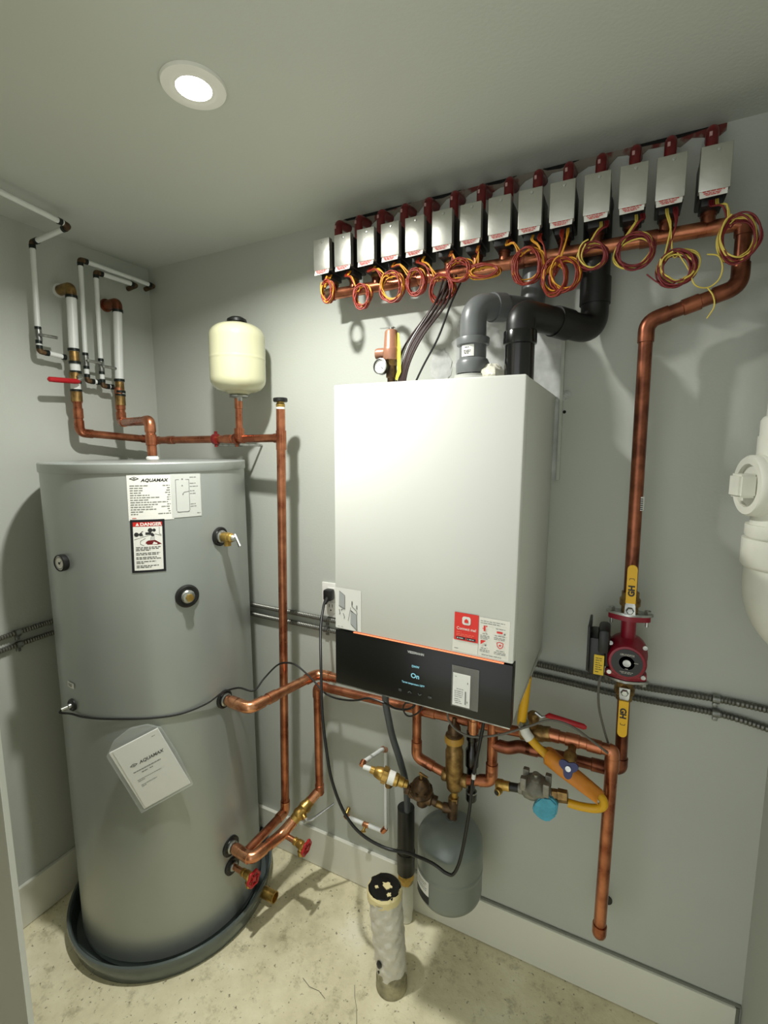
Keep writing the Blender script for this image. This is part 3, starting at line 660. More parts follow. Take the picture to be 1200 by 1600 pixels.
# ================================================================== PUMP COLUMN
PX, PY = .600, -.088
def yellow_valve(name, label, z0, z1, up):
    """brass ball valve between z0 and z1 with a yellow lever lying flat along the pipe"""
    t = thing(name, label, 'valve', (PX, PY, z0), 'yellow handled ball valves at the pump')
    mb = q(brass_d).lathe([(0, 0), (.0175, 0), (.0175, .012), (.0215, .016), (.0215, (z1-z0)-.016), (.018, (z1-z0)-.012), (.018, z1-z0), (0, z1-z0)], (PX, PY, z0), seg=24)
    s = 1 if up else -1; zc = (z0+z1)/2-s*.010
    mb.lathe([(0, 0), (.009, 0), (.008, .022), (0, .022)], (PX, PY-.012, zc), (0, -1, 0), 16); mb.build('body', t)
    y = PY-.036
    mb = q(steel).prism([(PX-.011, y, zc-s*.010), (PX+.011, y, zc-s*.010), (PX+.010, y, zc+s*.012), (PX+.0075, y-.001, zc+s*.020), (PX-.0075, y-.001, zc+s*.020), (PX-.010, y, zc+s*.012)], (0, .003, 0))
    mb.lathe([(.0085, 0), (.0085, .002), (.006, .005), (0, .005)], (PX, y, zc), (0, -1, 0), 6); mb.build('lever', t)
    pts = []
    za, zb = zc+s*.018, zc+s*.094
    for k in range(9): a = PI*k/8; pts.append((PX+.0098*math.cos(a), y-.001, zb+s*.0098*math.sin(a)))
    mb = q(yellowm).prism([(PX+.0098, y-.001, za)]+pts+[(PX-.0098, y-.001, za)], (0, -.005, 0))
    def lf(u, v):
        return V((PX-v*s+.003*s, y-.0068, za+s*.016+u*s))
    mb.m(ink); mb.text('GH', .017, lf, 0, -.003, .0008)
    outline(mb, lambda u, v: V((PX+u, y-.0068, v)), [(PX*0-.005, za+s*.052), (-.004, za+s*.056), (.004, za+s*.056), (.005, za+s*.052)], .0005)
    mb.build('yellow_grip', t, ang=30)
    return t
yellow_valve('ball_valve', 'yellow handled ball valve just above the red pump', 1.112, 1.158, True)
yellow_valve('ball_valve', 'yellow handled ball valve just below the red pump', .902, .946, False)
t = thing('circulator_pump', 'dark red circulator pump with a black round face and black wiring box', 'pump', (PX, PY, .945))
mb = q(pumpr); cz = 1.018
mb.lathe([(0, 0), (.0155, 0), (.0155, .145), (0, .145)], (PX, PY, .955), seg=24)
def flange(z, th, mt, sc=1):
    pts = []
    for k in range(32):
        a = 2*PI*k/32; rr = .024*sc
        px = math.cos(a)*.043*sc; py = math.sin(a)*.021*sc*(1-.35*abs(math.cos(a)))
        pts.append((PX+px, PY+py, z))
    mb.m(mt).prism(pts, (0, 0, th))
flange(.956, .012, pumpr); flange(1.094, .012, pumpr)
mb.lathe([(0, -.030), (.038, -.030), (.0425, -.02), (.0425, .004), (.0395, .008), (.0395, .052), (.036, .058), (.034, .0585), (0, .0585)], (PX, PY, cz-.004), (0, -1, .0), 36)
mb.m(pumpr).box((PX-.041, PY-.04, cz-.046), (PX+.041, PY-.020, cz-.032), .003)
for sx in (-1, 1):
    for sz in (-1, 1): mb.m(steel).lathe([(0, 0), (.005, 0), (.005, .004), (0, .004)], (PX+sx*.034, PY-.040, cz-.004+sz*.034), (0, -1, 0), 8)
mb.build('housing', t)
for z_ in (1.1065, .9495):
    mb = q(steel); flange(z_, .0055, steel, 1.12); mb.build('steel_flange', t, ang=30)
for sx in (-.036, .036):
    for z, s in ((1.112, 1), (.949, -1)):
        mb = q(steel).hexa((PX+sx, PY, z), (PX+sx, PY, z+s*.007), .0075); mb.m(steel).cyl((PX+sx, PY, z+s*.008), (PX+sx, PY, z-s*.030), .0035, 10); mb.build('flange_bolt', t)
fz = PY-.0585
mb = q(mat('pump_face_black', (26, 26, 28), .35)).lathe([(0, 0), (.031, 0), (.031, .0015), (0, .0015)], (PX, fz, cz-.004), (0, -1, 0), 36)
mb.m(steel).lathe([(0, .0015), (.0085, .0015), (.008, .004), (0, .004)], (PX, fz, cz-.004), (0, -1, 0), 20)
mb.m(mat('pump_print', (190, 186, 176), .5)); ff = lambda u, v: V((PX+u, fz-.0021, cz-.004+v)); mb.text('GRUNDFOS', .0062, ff, -.014, .0165, .0001, sx=.85); fbars(mb, ff, [(-.013, .013, -.021), (-.010, .010, -.024), (.014, .024, .002), (-.003, .003, -.014)], .0012)
mb.build('face_plate', t)
mb = q(black).box((PX-.078, PY-.055, cz-.048), (PX-.044, PY+.028, cz+.040), .006); mb.box((PX-.060, PY-.060, cz+.006), (PX-.036, PY+.01, cz+.062), .008); mb.box((PX-.0815, PY-.058, cz-.040), (PX-.076, PY+.03, cz+.066), .002); mb.box((PX-.048, PY-.040, cz-.030), (PX-.034, PY+.01, cz+.030), .004)
cb = mb.build('wiring_box', t, ang=30)
mb = q(ymet).box((PX-.0655, PY-.0565, cz-.044), (PX-.045, PY-.0553, cz+.002)); mb.m(ink); fbars(mb, lambda u, v: V((PX-.0655+u, PY-.0570, cz-.044+v)), [(.003, .010, .006), (.003, .017, .012), (.003, .016, .017), (.003, .017, .022), (.003, .012, .027), (.003, .017, .033), (.003, .016, .038)], .0014)
mb.build('yellow_label', cb, smoothing=False)
o = q(greyw).tube(smooth([(.553, -.110, .972), (.5465, -.112, .935), (.549, -.115, .885), (.562, -.118, .835), (.575, -.117, .795)], 6), .0026, 8).build('pump_cable'); tag(o, 'brown grey cord hanging from the pump wiring box to the copper pipes', 'cable')

# ================================================================== LOWER RIGHT PIPEWORK
run('supply_pipe', 'copper riser below the pump that turns sideways towards the boiler', [(PX, PY, .905), (.602, PY, .730), (.575, -.092, .722), (.372, -.112, .730), (.345, -.118, .720), (.306, -.12, .722)], .0135, copper_d, fr=.02, joints=((2, .1), (2, .85)))
run('boiler_riser', 'copper pipe coming straight down from the boiler beside the gas regulator', [(.306, -.12, BZ+.012), (.306, -.12, .618), (.235, -.12, .596)], .0135, copper, fr=.02, joints=((0, .27), (0, .9)))
A0 = [(-.262, -.085, .735), (.25, -.100, .752), (.400, -.130, .789)]
run('wall_pipe', 'long copper pipe low on the wall running under the boiler', [(-.262, -.088, .36), (-.262, -.088, .735), (.25, -.105, .757), (.382, -.132, .782)], .0128, copper, fr=.024, joints=((1, .70), (1, .76), (0, .05)))
t = thing('ball_valve', 'brass ball valve with a long red lever at the right of the boiler', 'valve', (.408, -.134, .775))
A_, B_ = V((.378, -.132, .782)), V((.448, -.134, .797)); d = (B_-A_).normalized()
mb = q(brass_d).lathe([(0, 0), (.018, 0), (.018, .012), (.0195, .016), (.0195, .052), (.0175, .056), (.0175, .072), (0, .072)], A_, d, 24); c = A_+d*.030
mb.lathe([(0, 0), (.012, 0), (.012, .030), (.014, .031), (.014, .043), (.010, .047), (0, .047)], c+V((0, 0, .008)), (0, -.10, 1), 18); mb.build('body', t)
h = V((0, 0, .008))+c+V((.004, -.006, .050))
q(steel).tube([h, h+V((.016, -.002, -.008)), h+V((.030, -.004, -.001))], .004, 8).build('lever', t)
q(redp).tube([h+V((.026, -.004, -.002)), h+V((.032, -.004, .002)), h+V((.110, -.010, -.002)), h+V((.116, -.010, -.003))], [.004, .0065, .0065, .003], 12).build('red_grip', t)
run('copper_crossover', 'copper pipe from the red levered valve to the front drop pipe', [(.446, -.134, .796), (.570, -.138, .797), (.583, -.138, .795), (.5835, -.138, .765)], .0135, copper, fr=.016, joints=((0, .06), (0, .42), (0, .8)))
run('drop_pipe', 'long bare copper pipe hanging down the wall with a rounded lower end', [(.5835, -.138, .775), (.579, -.138, .318), (.580, -.100, .318)], .0138, copper, fr=.016, joints=((0, .02),))
q(copper_d).tube([(.580, -.105, .318), (.5835, 0, .305)], .0118, 16).build('wall_stub', bpy.data.objects['drop_pipe']); q(black).tube([(.594, -.004, .290), (.594, 0, .290)], .012, 16).build('wall_grommet', bpy.data.objects['drop_pipe'])
t = thing('drain_valve', 'small brass drain valve with a dark blue three lobed handle', 'valve', (.497, -.165, .755))
mb = q(brass_d).tube([(.499, -.136, .792), (.499, -.158, .786), (.498, -.178, .783)], [.009, .009, .010], 14); mb.lathe([(0, 0), (.0135, 0), (.0145, .012), (.010, .028), (.007, .034), (0, .034)], (.498, -.176, .786), (0, -.9, -.2), 16); mb.build('body', t)
hc = V((.498, -.214, .776)); hd = V((-.06, -.90, .25)).normalized(); u, v, _ = frame_of(hd); pts = []
for k in range(48):
    a = 2*PI*k/48; r_ = .0172+.0052*math.cos(3*a); pts.append(hc+(u*math.cos(a+.52)+v*math.sin(a+.52))*r_)
mb = q(bluep).prism(pts, hd*.006); mb.m(steel).lathe([(0, .006), (.0065, .006), (.006, .009), (0, .009)], hc, hd, 16); mb.build('blue_handle', t)

# gas train
t = thing('gas_hose', 'yellow coated flexible gas hose looping from the boiler to the regulator', 'hose', (.385, -.17, .9))
q(yhose).tube(smooth([(.395, -.175, .950), (.390, -.172, .880), (.386, -.17, .835), (.390, -.171, .822)], 6), .0105, 16).build('hose', t)
q(yhose).tube(smooth([(.405, -.172, .797), (.430, -.172, .776), (.468, -.173, .752), (.520, -.174, .724), (.556, -.173, .706), (.570, -.170, .693), (.571, -.168, .676), (.555, -.166, .663), (.525, -.166, .657), (.497, -.167, .657)], 6), .0095, 16).build('hose', t)
q(white).tube([(.389, -.171, .826), (.396, -.172, .808), (.407, -.172, .795)], .0118, 16).build('white_sleeve', t)
q(steel).tube([(.392, -.172, .836), (.3895, -.171, .824)], .0125, 8).build('hose_nut', t)
a, b = V((.446, -.172, .768)), V((.562, -.176, .701)); dd = (b-a)
t2 = thing('rolled_tag', 'orange yellow card sleeve rolled loosely around the yellow gas hose', 'tag', b)
mb = q(tagm); u, v, _ = frame_of(dd); N = 26; ringsA = []
for s in (0, .33, .66, 1.0):
    c = a.lerp(b, s); r0 = (.0225, .022, .020, .0175)[int(s*3+.1)]
    ringsA.append([mb.bm.verts.new(c+(u*math.cos(2.2*PI*j/N)*1.0+v*math.sin(2.2*PI*j/N)*.78)*(r0*(1+.10*j/N)+.0015*math.sin(j*.9+s*3))+dd.normalized()*(.006*math.sin(j*.5) if s in (0, 1.0) else 0)) for j in range(N+1)])
for A1, B1 in zip(ringsA, ringsA[1:]):
    for j in range(N): mb.face((A1[j], A1[j+1], B1[j+1], B1[j]))
o = mb.build('card', t2, ang=60); md = o.modifiers.new('thick', 'SOLIDIFY'); md.thickness = .0008
t = thing('gas_regulator', 'grey cast metal gas regulator between the gas valve and yellow hose', 'regulator', (.420, -.166, .63))
mb = q(castm); A1 = V((.384, -.166, .655)); B1 = V((.462, -.166, .666)); d = (B1-A1).normalized()
mb.lathe([(0, 0), (.012, 0), (.013, .010), (.018, .014), (.022, .030), (.020, .050), (.013, .060), (.013, .078), (0, .078)], A1, d, 20)
mb.lathe([(0, 0), (.032, 0), (.034, .004), (.034, .012), (.030, .015), (.012, .024), (.012, .032), (0, .034)], V((.424, -.168, .672)), (0, -.25, 1), 8)
for sx, sy in ((-.026, -.018), (.026, -.018), (-.026, .018), (.026, .018)): mb.box((.424+sx-.007, -.17+sy-.007, .672), (.424+sx+.007, -.17+sy+.007, .704), .002)
mb.m(steel).lathe([(0, 0), (.008, 0), (.008, .012), (0, .013)], (.424, -.172, .700), (0, -.1, 1), 12); mb.build('body', t)
q(brass_d).tube([B1, B1+d*.012, B1+d*.013, B1+d*.034], [.013, .013, .0155, .0145], 6).build('hose_nut', t)
q(black).tube([A1-d*.026, A1+d*.002], .0105, 16).build('black_nipple', t)
t = thing('gas_valve', 'small brass gas cock at the end of the black nipple', 'valve', (.340, -.165, .630))
mb = q(brass).lathe([(0, 0), (.011, 0), (.014, .004), (.014, .016), (.012, .020), (.012, .034), (0, .034)], A1-d*.056, d, 16); c = A1-d*.044+V((0, -.012, -.006)); mb.lathe([(0, 0), (.0085, 0), (.0085, .012), (.004, .014), (0, .014)], c, (-.35, -1, 0), 18); mb.m(black).lathe([(.0035, .0142), (.006, .0142), (.006, .0146), (.0035, .0146)], c, (-.35, -1, 0), 16); mb.build('body', t)
t = q(cyanm); c0 = V((.449, -.190, .636))
t.prism([c0+V((-.010, 0, .032)), c0+V((.012, 0, .036)), c0+V((.028, .002, .022)), c0+V((.026, .002, -.008)), c0+V((.008, 0, -.030)), c0+V((-.012, 0, -.028)), c0+V((-.030, 0, -.012)), c0+V((-.022, 0, .010))], (0, .026, 0))
bmesh.ops.bevel(t.bm, geom=t.bm.edges[:], offset=.004, segments=2, affect='EDGES')
tag(t.build('foam_wrap'), 'light blue foam pad stuck on the underside of the gas regulator', 'foam pad')
o = q(greyw).tube(smooth([(.212, -.205, .90), (.210, -.20, .824), (.218, -.20, .800), (.240, -.20, .783), (.278, -.198, .778), (.340, -.19, .797), (.404, -.185, .833), (.450, -.18, .858), (.495, -.172, .852), (.538, -.165, .826), (.574, -.158, .800)], 7), .0028, 8).build('sensor_wire'); tag(o, 'thin brown grey wire arching from under the boiler to the copper pipes', 'cable')

# ================================================================== UNDER THE BOILER
t = thing('air_separator', 'tall brass air separator standing above the grey expansion tank', 'air separator', (.204, -.12, .565))
ax0 = V((.206, -.12, .560))
mb = q(brass_d).lathe([(0, 0), (.018, 0), (.022, .006), (.0225, .020), (.024, .025), (.024, .112), (.0225, .116), (.021, .118), (.021, .140), (0, .140)], ax0, (-.02, 0, 1), 28)
mb.lathe([(0, 0), (.0165, 0), (.0175, .004), (.0175, .012), (.016, .014), (0, .014)], ax0+V((-.020, 0, .035)), (-1, 0, 0), 22); mb.lathe([(0, 0), (.0165, 0), (.0175, .004), (.0175, .016), (.016, .018), (0, .018)], ax0+V((.018, 0, .034)), (1, 0, 0), 22); mb.build('body', t)
q(mat('amber_ring', (190, 146, 60), .4)).lathe([(.020, .138), (.0255, .139), (.0262, .150), (.024, .156), (.020, .157)], ax0, (-.02, 0, 1), 28).build('top_ring', t)
q(bronze).lathe([(0, .152), (.0225, .152), (.023, .160), (.018, .165), (.017, .180), (.013, .186), (.006, .194), (.005, .206), (0, .206)], ax0, (-.02, 0, 1), 24).build('vent_cap', t)
q(brass).tube([ax0+V((0, 0, -.034)), ax0+V((0, 0, .002))], .0095, 14).build('bottom_nipple', t)
run('separator_pipe', 'copper pipe coming down from the boiler into the air separator', [(.094, -.12, BZ+.012), (.094, -.12, .620), (.182, -.12, .597)], .0128, copper, fr=.024, joints=((0, .9), (1, .4)))
o = run('stub_pipe', 'short copper stub with a capped end hanging under the boiler', [(.256, -.125, BZ+.012), (.256, -.125, .742)], .0132, copper_b, joints=((0, .9),))
t = thing('black_relief_valve', 'black insulated valve body hidden behind the brass air separator', 'valve', (.240, -.085, .52))
mb = q(blackg).lathe([(0, 0), (.013, 0), (.015, .004), (.015, .026), (.0105, .030), (.0105, .055), (.014, .060), (.014, .100), (.018, .105), (.018, .150), (.013, .158), (.013, .178), (.017, .182), (.016, .206), (.010, .212), (0, .212)], (.243, -.085, .515), seg=20); mb.build('body', t)
q(steel).lathe([(.0152, .024), (.0155, .026), (.0152, .028)], (.243, -.085, .515), seg=20).build('ring', t)
# grey expansion tank
ex, ey = .200, -.135
t = thing('expansion_tank', 'grey steel expansion tank hanging under the brass air separator', 'expansion tank', (ex, ey, .232))
R1 = .089
prof = [(0, 0)]+[(R1*math.sin(a), .052*(1-math.cos(a))) for a in [PI/2*k/10 for k in range(1, 11)]]+[(R1, .056), (R1, .107), (R1, .112), (R1+.001, .114), (R1+.001, .122), (R1, .124), (R1, .129), (R1, .180), (R1, .185)]+[(R1*math.cos(a), .185+.062*math.sin(a)) for a in [PI/2*k/12 for k in range(1, 12)]]+[(.012, .249), (0, .249)]
q(greym).lathe(prof, (ex, ey, .232), seg=64).build('shell', t)
q(copper_d).tube([(ex, ey, .476), (ex+.002, ey+.004, .478)], .0105, 16).build('neck', t)
def ef(u, v): a = math.radians(-122)+u/(R1+.0012); return V((ex+(R1+.0012)*math.cos(a), ey+(R1+.0012)*math.sin(a), .305+v))
mb = q(paper)
def sheet2(mb, fn, u0, v0, u1, v1, n=6):
    vs = [[mb.bm.verts.new(fn(u0+(u1-u0)*i/n, vv)) for i in range(n+1)] for vv in (v0, v1)]
    for i in range(n): mb.face((vs[0][i], vs[0][i+1], vs[1][i+1], vs[1][i]))
sheet2(mb, ef, -.035, .0, .022, .042); mb.m(ink); sheet2(mb, ef, -.035, -.024, .022, 0)
ef2 = lambda u, v: ef(u, v)+V((-.0004, -.0004, 0)); mb.m(greyink); fbars(mb, ef2, [(-.030, .016, .032), (-.030, .010, .026), (-.028, .016, .018), (-.028, .014, .012)], .002); mb.build('label', t, smoothing=False)
# tee, fill valve, backflow preventer
t = thing('pipe_tee', 'small bronze tee between the air separator and the grey tank', 'fitting', (.203, -.125, .47))
mb = q(bronze).tube([(.203, -.128, .475), (.204, -.122, .530)], .0135, 16); mb.m(bronze).tube([(.203, -.125, .503), (.178, -.128, .501)], .0135, 16); mb.m(brass_d).hexa((.204, -.122, .524), (.204, -.121, .536), .0145); mb.build('tee', t)
q(brass_d).tube([(.182, -.128, .502), (.150, -.131, .508)], .0095, 14).build('nipple', t)
FV = V((.116, -.14, .537))
t = thing('fill_valve', 'dark bell shaped pressure reducing valve with a small lever on top', 'valve', FV-V((0, 0, .03)))
d = V((.94, .12, -.17)).normalized()
mb = q(bronze).lathe([(0, -.046), (.0135, -.046), (.0135, -.034), (.018, -.030), (.018, .030), (.0135, .034), (.0135, .046), (0, .046)], FV+V((0, 0, -.012)), d, 18)
mb.lathe([(0, -.004), (.030, -.004), (.033, 0), (.033, .006), (.027, .010), (.0245, .028), (.018, .040), (.009, .046), (.007, .052), (0, .052)], FV, (.12, -.30, 1), 26)
mb.lathe([(0, 0), (.016, 0), (.016, .022), (.010, .028), (0, .028)], FV+V((.004, 0, -.016)), (0, 0, -1), 18)
for k in range(8):
    a = 2*PI*k/8; mb.hexa(FV+V((.029*math.cos(a), .027*math.sin(a), .004)), FV+V((.029*math.cos(a)+.001, .027*math.sin(a)-.003, .013)), .005)
mb.build('body', t)
hT = FV+V((.006, -.014, .048)); q(brass_d).tube([hT, hT+V((.001, -.003, .018))], .0042, 12).tube([hT+V((-.004, -.003, .018)), hT+V((.022, -.006, .014))], [.004, .0025], 10).build('top_lever', t)
t = thing('backflow_preventer', 'yellow brass backflow preventer with a white paper band', 'valve', (.03, -.16, .56))
A1, B1 = V((-.026, -.172, .578)), V((.078, -.146, .548)); d = (B1-A1).normalized(); L_ = (B1-A1).length
mb = q(brass).lathe([(0, 0), (.010, 0), (.0105, .012), (.014, .016), (.018, .030), (.018, .036), (.021, .038), (.021, .052), (.018, .054), (.018, L_-.030), (.014, L_-.026), (.014, L_-.012), (.011, L_-.010), (.011, L_), (0, L_)], A1, d, 24)
mb.m(brass_d).lathe([(0, 0), (.0105, 0), (.0105, .032), (.006, .034), (0, .034)], A1+d*.054, (0, .1, -1), 16); mb.m(brass).hexa(A1+d*.037, A1+d*.050, .0235); mb.build('body', t)
q(paper).lathe([(.0183, .054), (.0188, .054), (.0188, .072), (.0183, .072)], A1, d, 24).build('paper_band', t)
t = thing('water_feed_pipe', 'thin white plastic pipe with crimped copper rings feeding the backflow preventer', 'pipe', (-.03, -.02, .25))
r_ = .0068; W0 = [(-.025, -.172, .579), (-.045, -.180, .581)]
q(pexm).tube([(-.024, -.172, .578), (-.046, -.178, .583)], r_, 14).build('tube', t)
q(pexm).tube([(-.052, -.170, .588), (-.052, -.040, .553)], r_, 14).build('tube', t)
q(pexm).tube([(-.052, -.024, .538), (-.052, -.024, .262)], r_*.8, 14).build('tube', t)
q(pexm).tube([(-.064, -.024, .252), (-.116, -.024, .252)], r_, 14).build('tube', t); q(pexm).tube([(-.134, -.024, .252), (-.192, -.024, .252)], r_, 14).build('tube', t)
for a, b in (((-.050, -.178, .584), (-.052, -.164, .589)), ((-.052, -.044, .555), (-.052, -.024, .540)), ((-.052, -.024, .268), (-.064, -.024, .252)), ((-.116, -.024, .252), (-.134, -.024, .252)), ((-.190, -.024, .252), (-.206, -.020, .253))):
    q(copper_b).tube([a, ((a[0]+b[0])/2, (a[1]+b[1])/2-.002, (a[2]+b[2])/2), b], .0088, 14).build('elbow_fitting', t)
q(brass).tube([(-.205, -.022, .253), (-.205, 0, .266)], .006, 12).build('wall_stub', t)
q(brass).tube([(-.125, -.024, .252), (-.125, -.046, .244)], .0045, 10).tube([(-.134, -.046, .240), (-.116, -.046, .248)], .0035, 8).build('stop_tap', t)

# condensate: grey hose into a black standpipe
HP = [(.018, -.165, BZ+.01), (.018, -.160, .84), (.012, -.150, .780), (.017, -.140, .72), (.022, -.125, .66), (.036, -.105, .58), (.045, -.085, .50), (.043, -.070, .42), (.040, -.062, .34)]
tag(q(hosem).tube(smooth(HP, 8), .0098, 16).build('drain_hose'), 'grey rubber hose curving down from the boiler into the black standpipe', 'hose')
sx, sy = .032, -.054
t = thing('standpipe', 'short black plastic drain pipe open at the top beside the grey tank', 'pipe', (sx, sy, .17))
q(black).lathe([(.0225, .222), (.0262, .222), (.0262, .076), (.0285, .075), (.0285, .052), (.0270, .050), (.0270, .004), (.020, 0), (0, 0), (0, .20), (.0225, .20)], (sx, sy, .172), seg=32).build('tube', t)
t = thing('floor_pipe', 'white plastic pipe end rising from the floor, ringed with yellow foam', 'pipe', (.030, -.047, 0))
q(pvcw).lathe([(0, .002), (.0205, .002), (.0205, .035), (.023, .037), (.023, .135), (0, .135)], (.030, -.047, 0), seg=28).build('tube', t)
mb = q(foam).sphere((.030, -.052, .155), .024, (1, .95, 1.25), 18, 12, .14); mb.build('foam_seal', t, ang=20)

# taped pipe stub standing on the floor
t = thing('taped_pipe_stub', 'short pipe stub wrapped in silver tape standing up from the concrete floor', 'pipe', (.071, -.237, 0))
mb = q(tape); pr = []
b0, b1 = V((.071, -.237, .05)), V((.054, -.244, .292)); N = 40; rings = []
for k in range(33):
    s = k/32; c = b0.lerp(b1, s); ring = []
    for j in range(N):
        a = 2*PI*j/N; r_ = .0405+.0060*s+.0016*math.sin(a*4+s*11)*math.sin(s*17)+.0014*math.sin(a*7-s*33)+.0010*math.sin(s*50+a*3)+random.uniform(-.0006, .0006)
        ring.append(mb.bm.verts.new(c+V((math.cos(a)*r_, math.sin(a)*r_, 0))))
    rings.append(ring)
for A1, B1 in zip(rings, rings[1:]):
    for j in range(N): mb.face((A1[j], A1[(j+1) % N], B1[(j+1) % N], B1[j]))
mb.build('tape_wrap', t, ang=25)
q(dirtc).lathe([(0, .001), (.0435, .001), (.043, .03), (.0415, .056), (.040, .06), (0, .06)], (.071, -.237, 0), seg=32).build('concrete_collar', t)
mb = q(blackg).lathe([(0, .288), (.044, .288), (.0445, .302), (.041, .3065), (.022, .3055), (0, .305)], (.054, -.244, 0), seg=32)
mb.build('black_plug', t)
mb = q(tapef); N = 48; ring = [[], [], []]
for j in range(N):
    a = 2*PI*j/N; w_ = .5+.5*math.sin(a*3+.6)*math.sin(a*5+1.3); hh = random.uniform(-.003, .003)
    for i_, (r_, z_) in enumerate(((.0476, .284+hh-.006*w_), (.0476, .300+hh*.5), (.0442-.012*max(0, w_-.55)+random.uniform(-.001, .001), .3062+.0006*w_))):
        ring[i_].append(mb.bm.verts.new((.054+r_*math.cos(a), -.244+r_*math.sin(a), z_)))
for A1, B1 in zip(ring, ring[1:]):
    for j in range(N):
        if 5 < j < 17 and B1 is ring[2]: continue
        mb.face((A1[j], A1[(j+1) % N], B1[(j+1) % N], B1[j]))
def blob(cx, cy, r_, e, ph):
    mb.prism([(cx+r_*e*math.cos(2*PI*k/14)*(1+.3*math.sin(k*2.3+ph)), cy+r_*math.sin(2*PI*k/14)*(1+.3*math.cos(k*1.7+ph)), .3055) for k in range(14)], (0, 0, .0022))
blob(.060, -.240, .009, 1.5, .4); blob(.076, -.262, .006, .9, 2); blob(.036, -.256, .004, 1.3, 1)
mb.build('torn_edge', t, ang=20)
mb = q(black).sphere((.055, -.280, .10), .010, (.8, .3, 1.2), 10, 6, .2).sphere((.052, -.279, .075), .004, (.8, .4, 1.3), 8, 5, .2); mb.build('tape_tear', t)

# power cord, outlet, sensor cable
t = thing('wall_outlet', 'white duplex wall outlet half hidden behind the boiler edge', 'outlet', (-.255, 0, .93))
mb = q(white).box((-.292, -.006, .935), (-.222, 0, 1.050), .002); mb.box((-.272, -.009, .998), (-.242, -.004, 1.036), .003); mb.box((-.272, -.009, .950), (-.242, -.004, .988), .003); mb.build('cover_plate', t, ang=30)
mb = q(ink)
for sx_ in (-.263, -.251): mb.box((sx_-.001, -.0095, .970), (sx_+.001, -.0088, .980))
mb.lathe([(0, 0), (.0025, 0), (.0025, .0006), (0, .0006)], (-.257, -.009, .960), (0, -1, 0), 10); mb.build('sockets', t)
cd_ = [(-.252, -.030, 1.016), (-.258, -.040, 1.000), (-.254, -.06, .972), (-.236, -.10, .93), (-.196, -.16, .86), (-.150, -.225, .75), (-.122, -.25, .66), (-.098, -.26, .575), (-.058, -.262, .495), (-.010, -.255, .445), (.055, -.240, .418), (.118, -.232, .422), (.186, -.238, .428), (.226, -.240, .418), (.246, -.238, .424), (.262, -.232, .475), (.276, -.220, .585), (.282, -.210, .68), (.294, -.205, .765), (.303, -.20, .84), (.303, -.195, BZ+.01)]
t = thing('power_cord', 'black power cord drooping from the wall outlet and up to the boiler', 'cord', (-.252, -.03, .99))
q(black).tube(smooth(cd_, 6), .0042, 10).build('cord', t)
mb = q(black).box((-.270, -.036, .998), (-.240, -.0085, 1.034), .006); mb.tube([(-.255, -.030, 1.006), (-.256, -.044, .992)], [.009, .005], 12); mb.build('plug', t)
q(white).tube([(.2825, -.210, .676), (.2835, -.2095, .689)], .0052, 10).build('white_band', t)
sp = [on_tank(-94, .792, .024), on_tank(-95.5, .781, .026), on_tank(-92, .774, .008), on_tank(-84, .773, .004), on_tank(-72, .776, .004), on_tank(-60, .776, .003), on_tank(-45, .770, .003), on_tank(-30, .764, .004), on_tank(-16, .770, .008), on_tank(-6, .783, .012),
      (-.425, -.262, .772), (-.395, -.230, .755), (-.392, -.185, .775), (-.365, -.155, .810), (-.330, -.150, .824), (-.290, -.150, .822), (-.235, -.15, .790), (-.190, -.155, .762), (-.150, -.16, .757), (-.100, -.17, .767), (-.060, -.18, .782), (-.020, -.185, .800), (.028, -.185, .797), (.062, -.185, .790), (.100, -.185, .800), (.118, -.18, .83), (.125, -.17, BZ+.01)]
tag(q(black).tube(smooth(sp, 6), .0028, 8).build('sensor_cable'), 'thin black cable running across the silver tank and over to the boiler', 'cable')
tag(q(black).tube(smooth([(.142, -.19, BZ+.01), (.140, -.19, .84), (.134, -.19, .808), (.112, -.19, .786), (.094, -.19, .782), (.084, -.19, .797), (.090, -.19, .815), (.104, -.188, .826), (.120, -.188, .90), (.120, -.188, BZ+.01)], 6), .0022, 8).build('looped_cable'), 'small loop of thin black cable below the boiler panel', 'cable')

# ================================================================== COPPER BETWEEN TANK AND BOILER
z1 = .754
run('upper_coil_pipe', 'bright copper pipe from the upper tank port bending back to the wall', [on_tank(-3, z1, .016), (-.338, -.312, z1), (-.285, -.052, z1), (.13, -.050, z1+.006)], .0148, copper_b, fr=.036, joints=((0, .35), (1, .30)))
t = run('lower_coil_pipe', 'copper pipe with a brass ball valve from the lower tank port', [on_tank(-3.7, .277, .016), (-.352, -.316, .277), (-.328, -.205, .279), (-.264, -.090, .372)], .0148, copper_b, fr=.036, joints=((0, .3), (0, .7), (2, .05)))
A1, B1 = V((-.328, -.205, .279)), V((-.264, -.090, .372)); d = (B1-A1).normalized(); A1 = A1+d*.052
v = thing('ball_valve', 'yellow brass ball valve with a steel lever on the sloping copper pipe', 'valve', A1)
mb = q(brass).lathe([(0, 0), (.0165, 0), (.0165, .012), (.019, .015), (.0205, .024), (.0185, .030), (.0185, .042), (.0205, .045), (.019, .056), (.0165, .060), (.0165, .072), (0, .072)], A1, d, 26)
c = A1+d*.030; sd = V((.8, -.35, -.28)).normalized(); mb.lathe([(0, .012), (.009, .012), (.009, .024), (.006, .030), (0, .030)], c, sd, 14); mb.build('body', v)
mb = q(steel).lathe([(0, .030), (.008, .030), (.007, .038), (0, .038)], c, sd, 6); e = c+sd*.036
mb.tube([e, e+V((.016, .006, .006)), e+V((.070, .055, .048))], [.006, .005, .003], 8); mb.build('steel_lever', v)
hose_bib(t, V((-.322, -.198, .275)), (.98, .0, -.14), .020, .085)

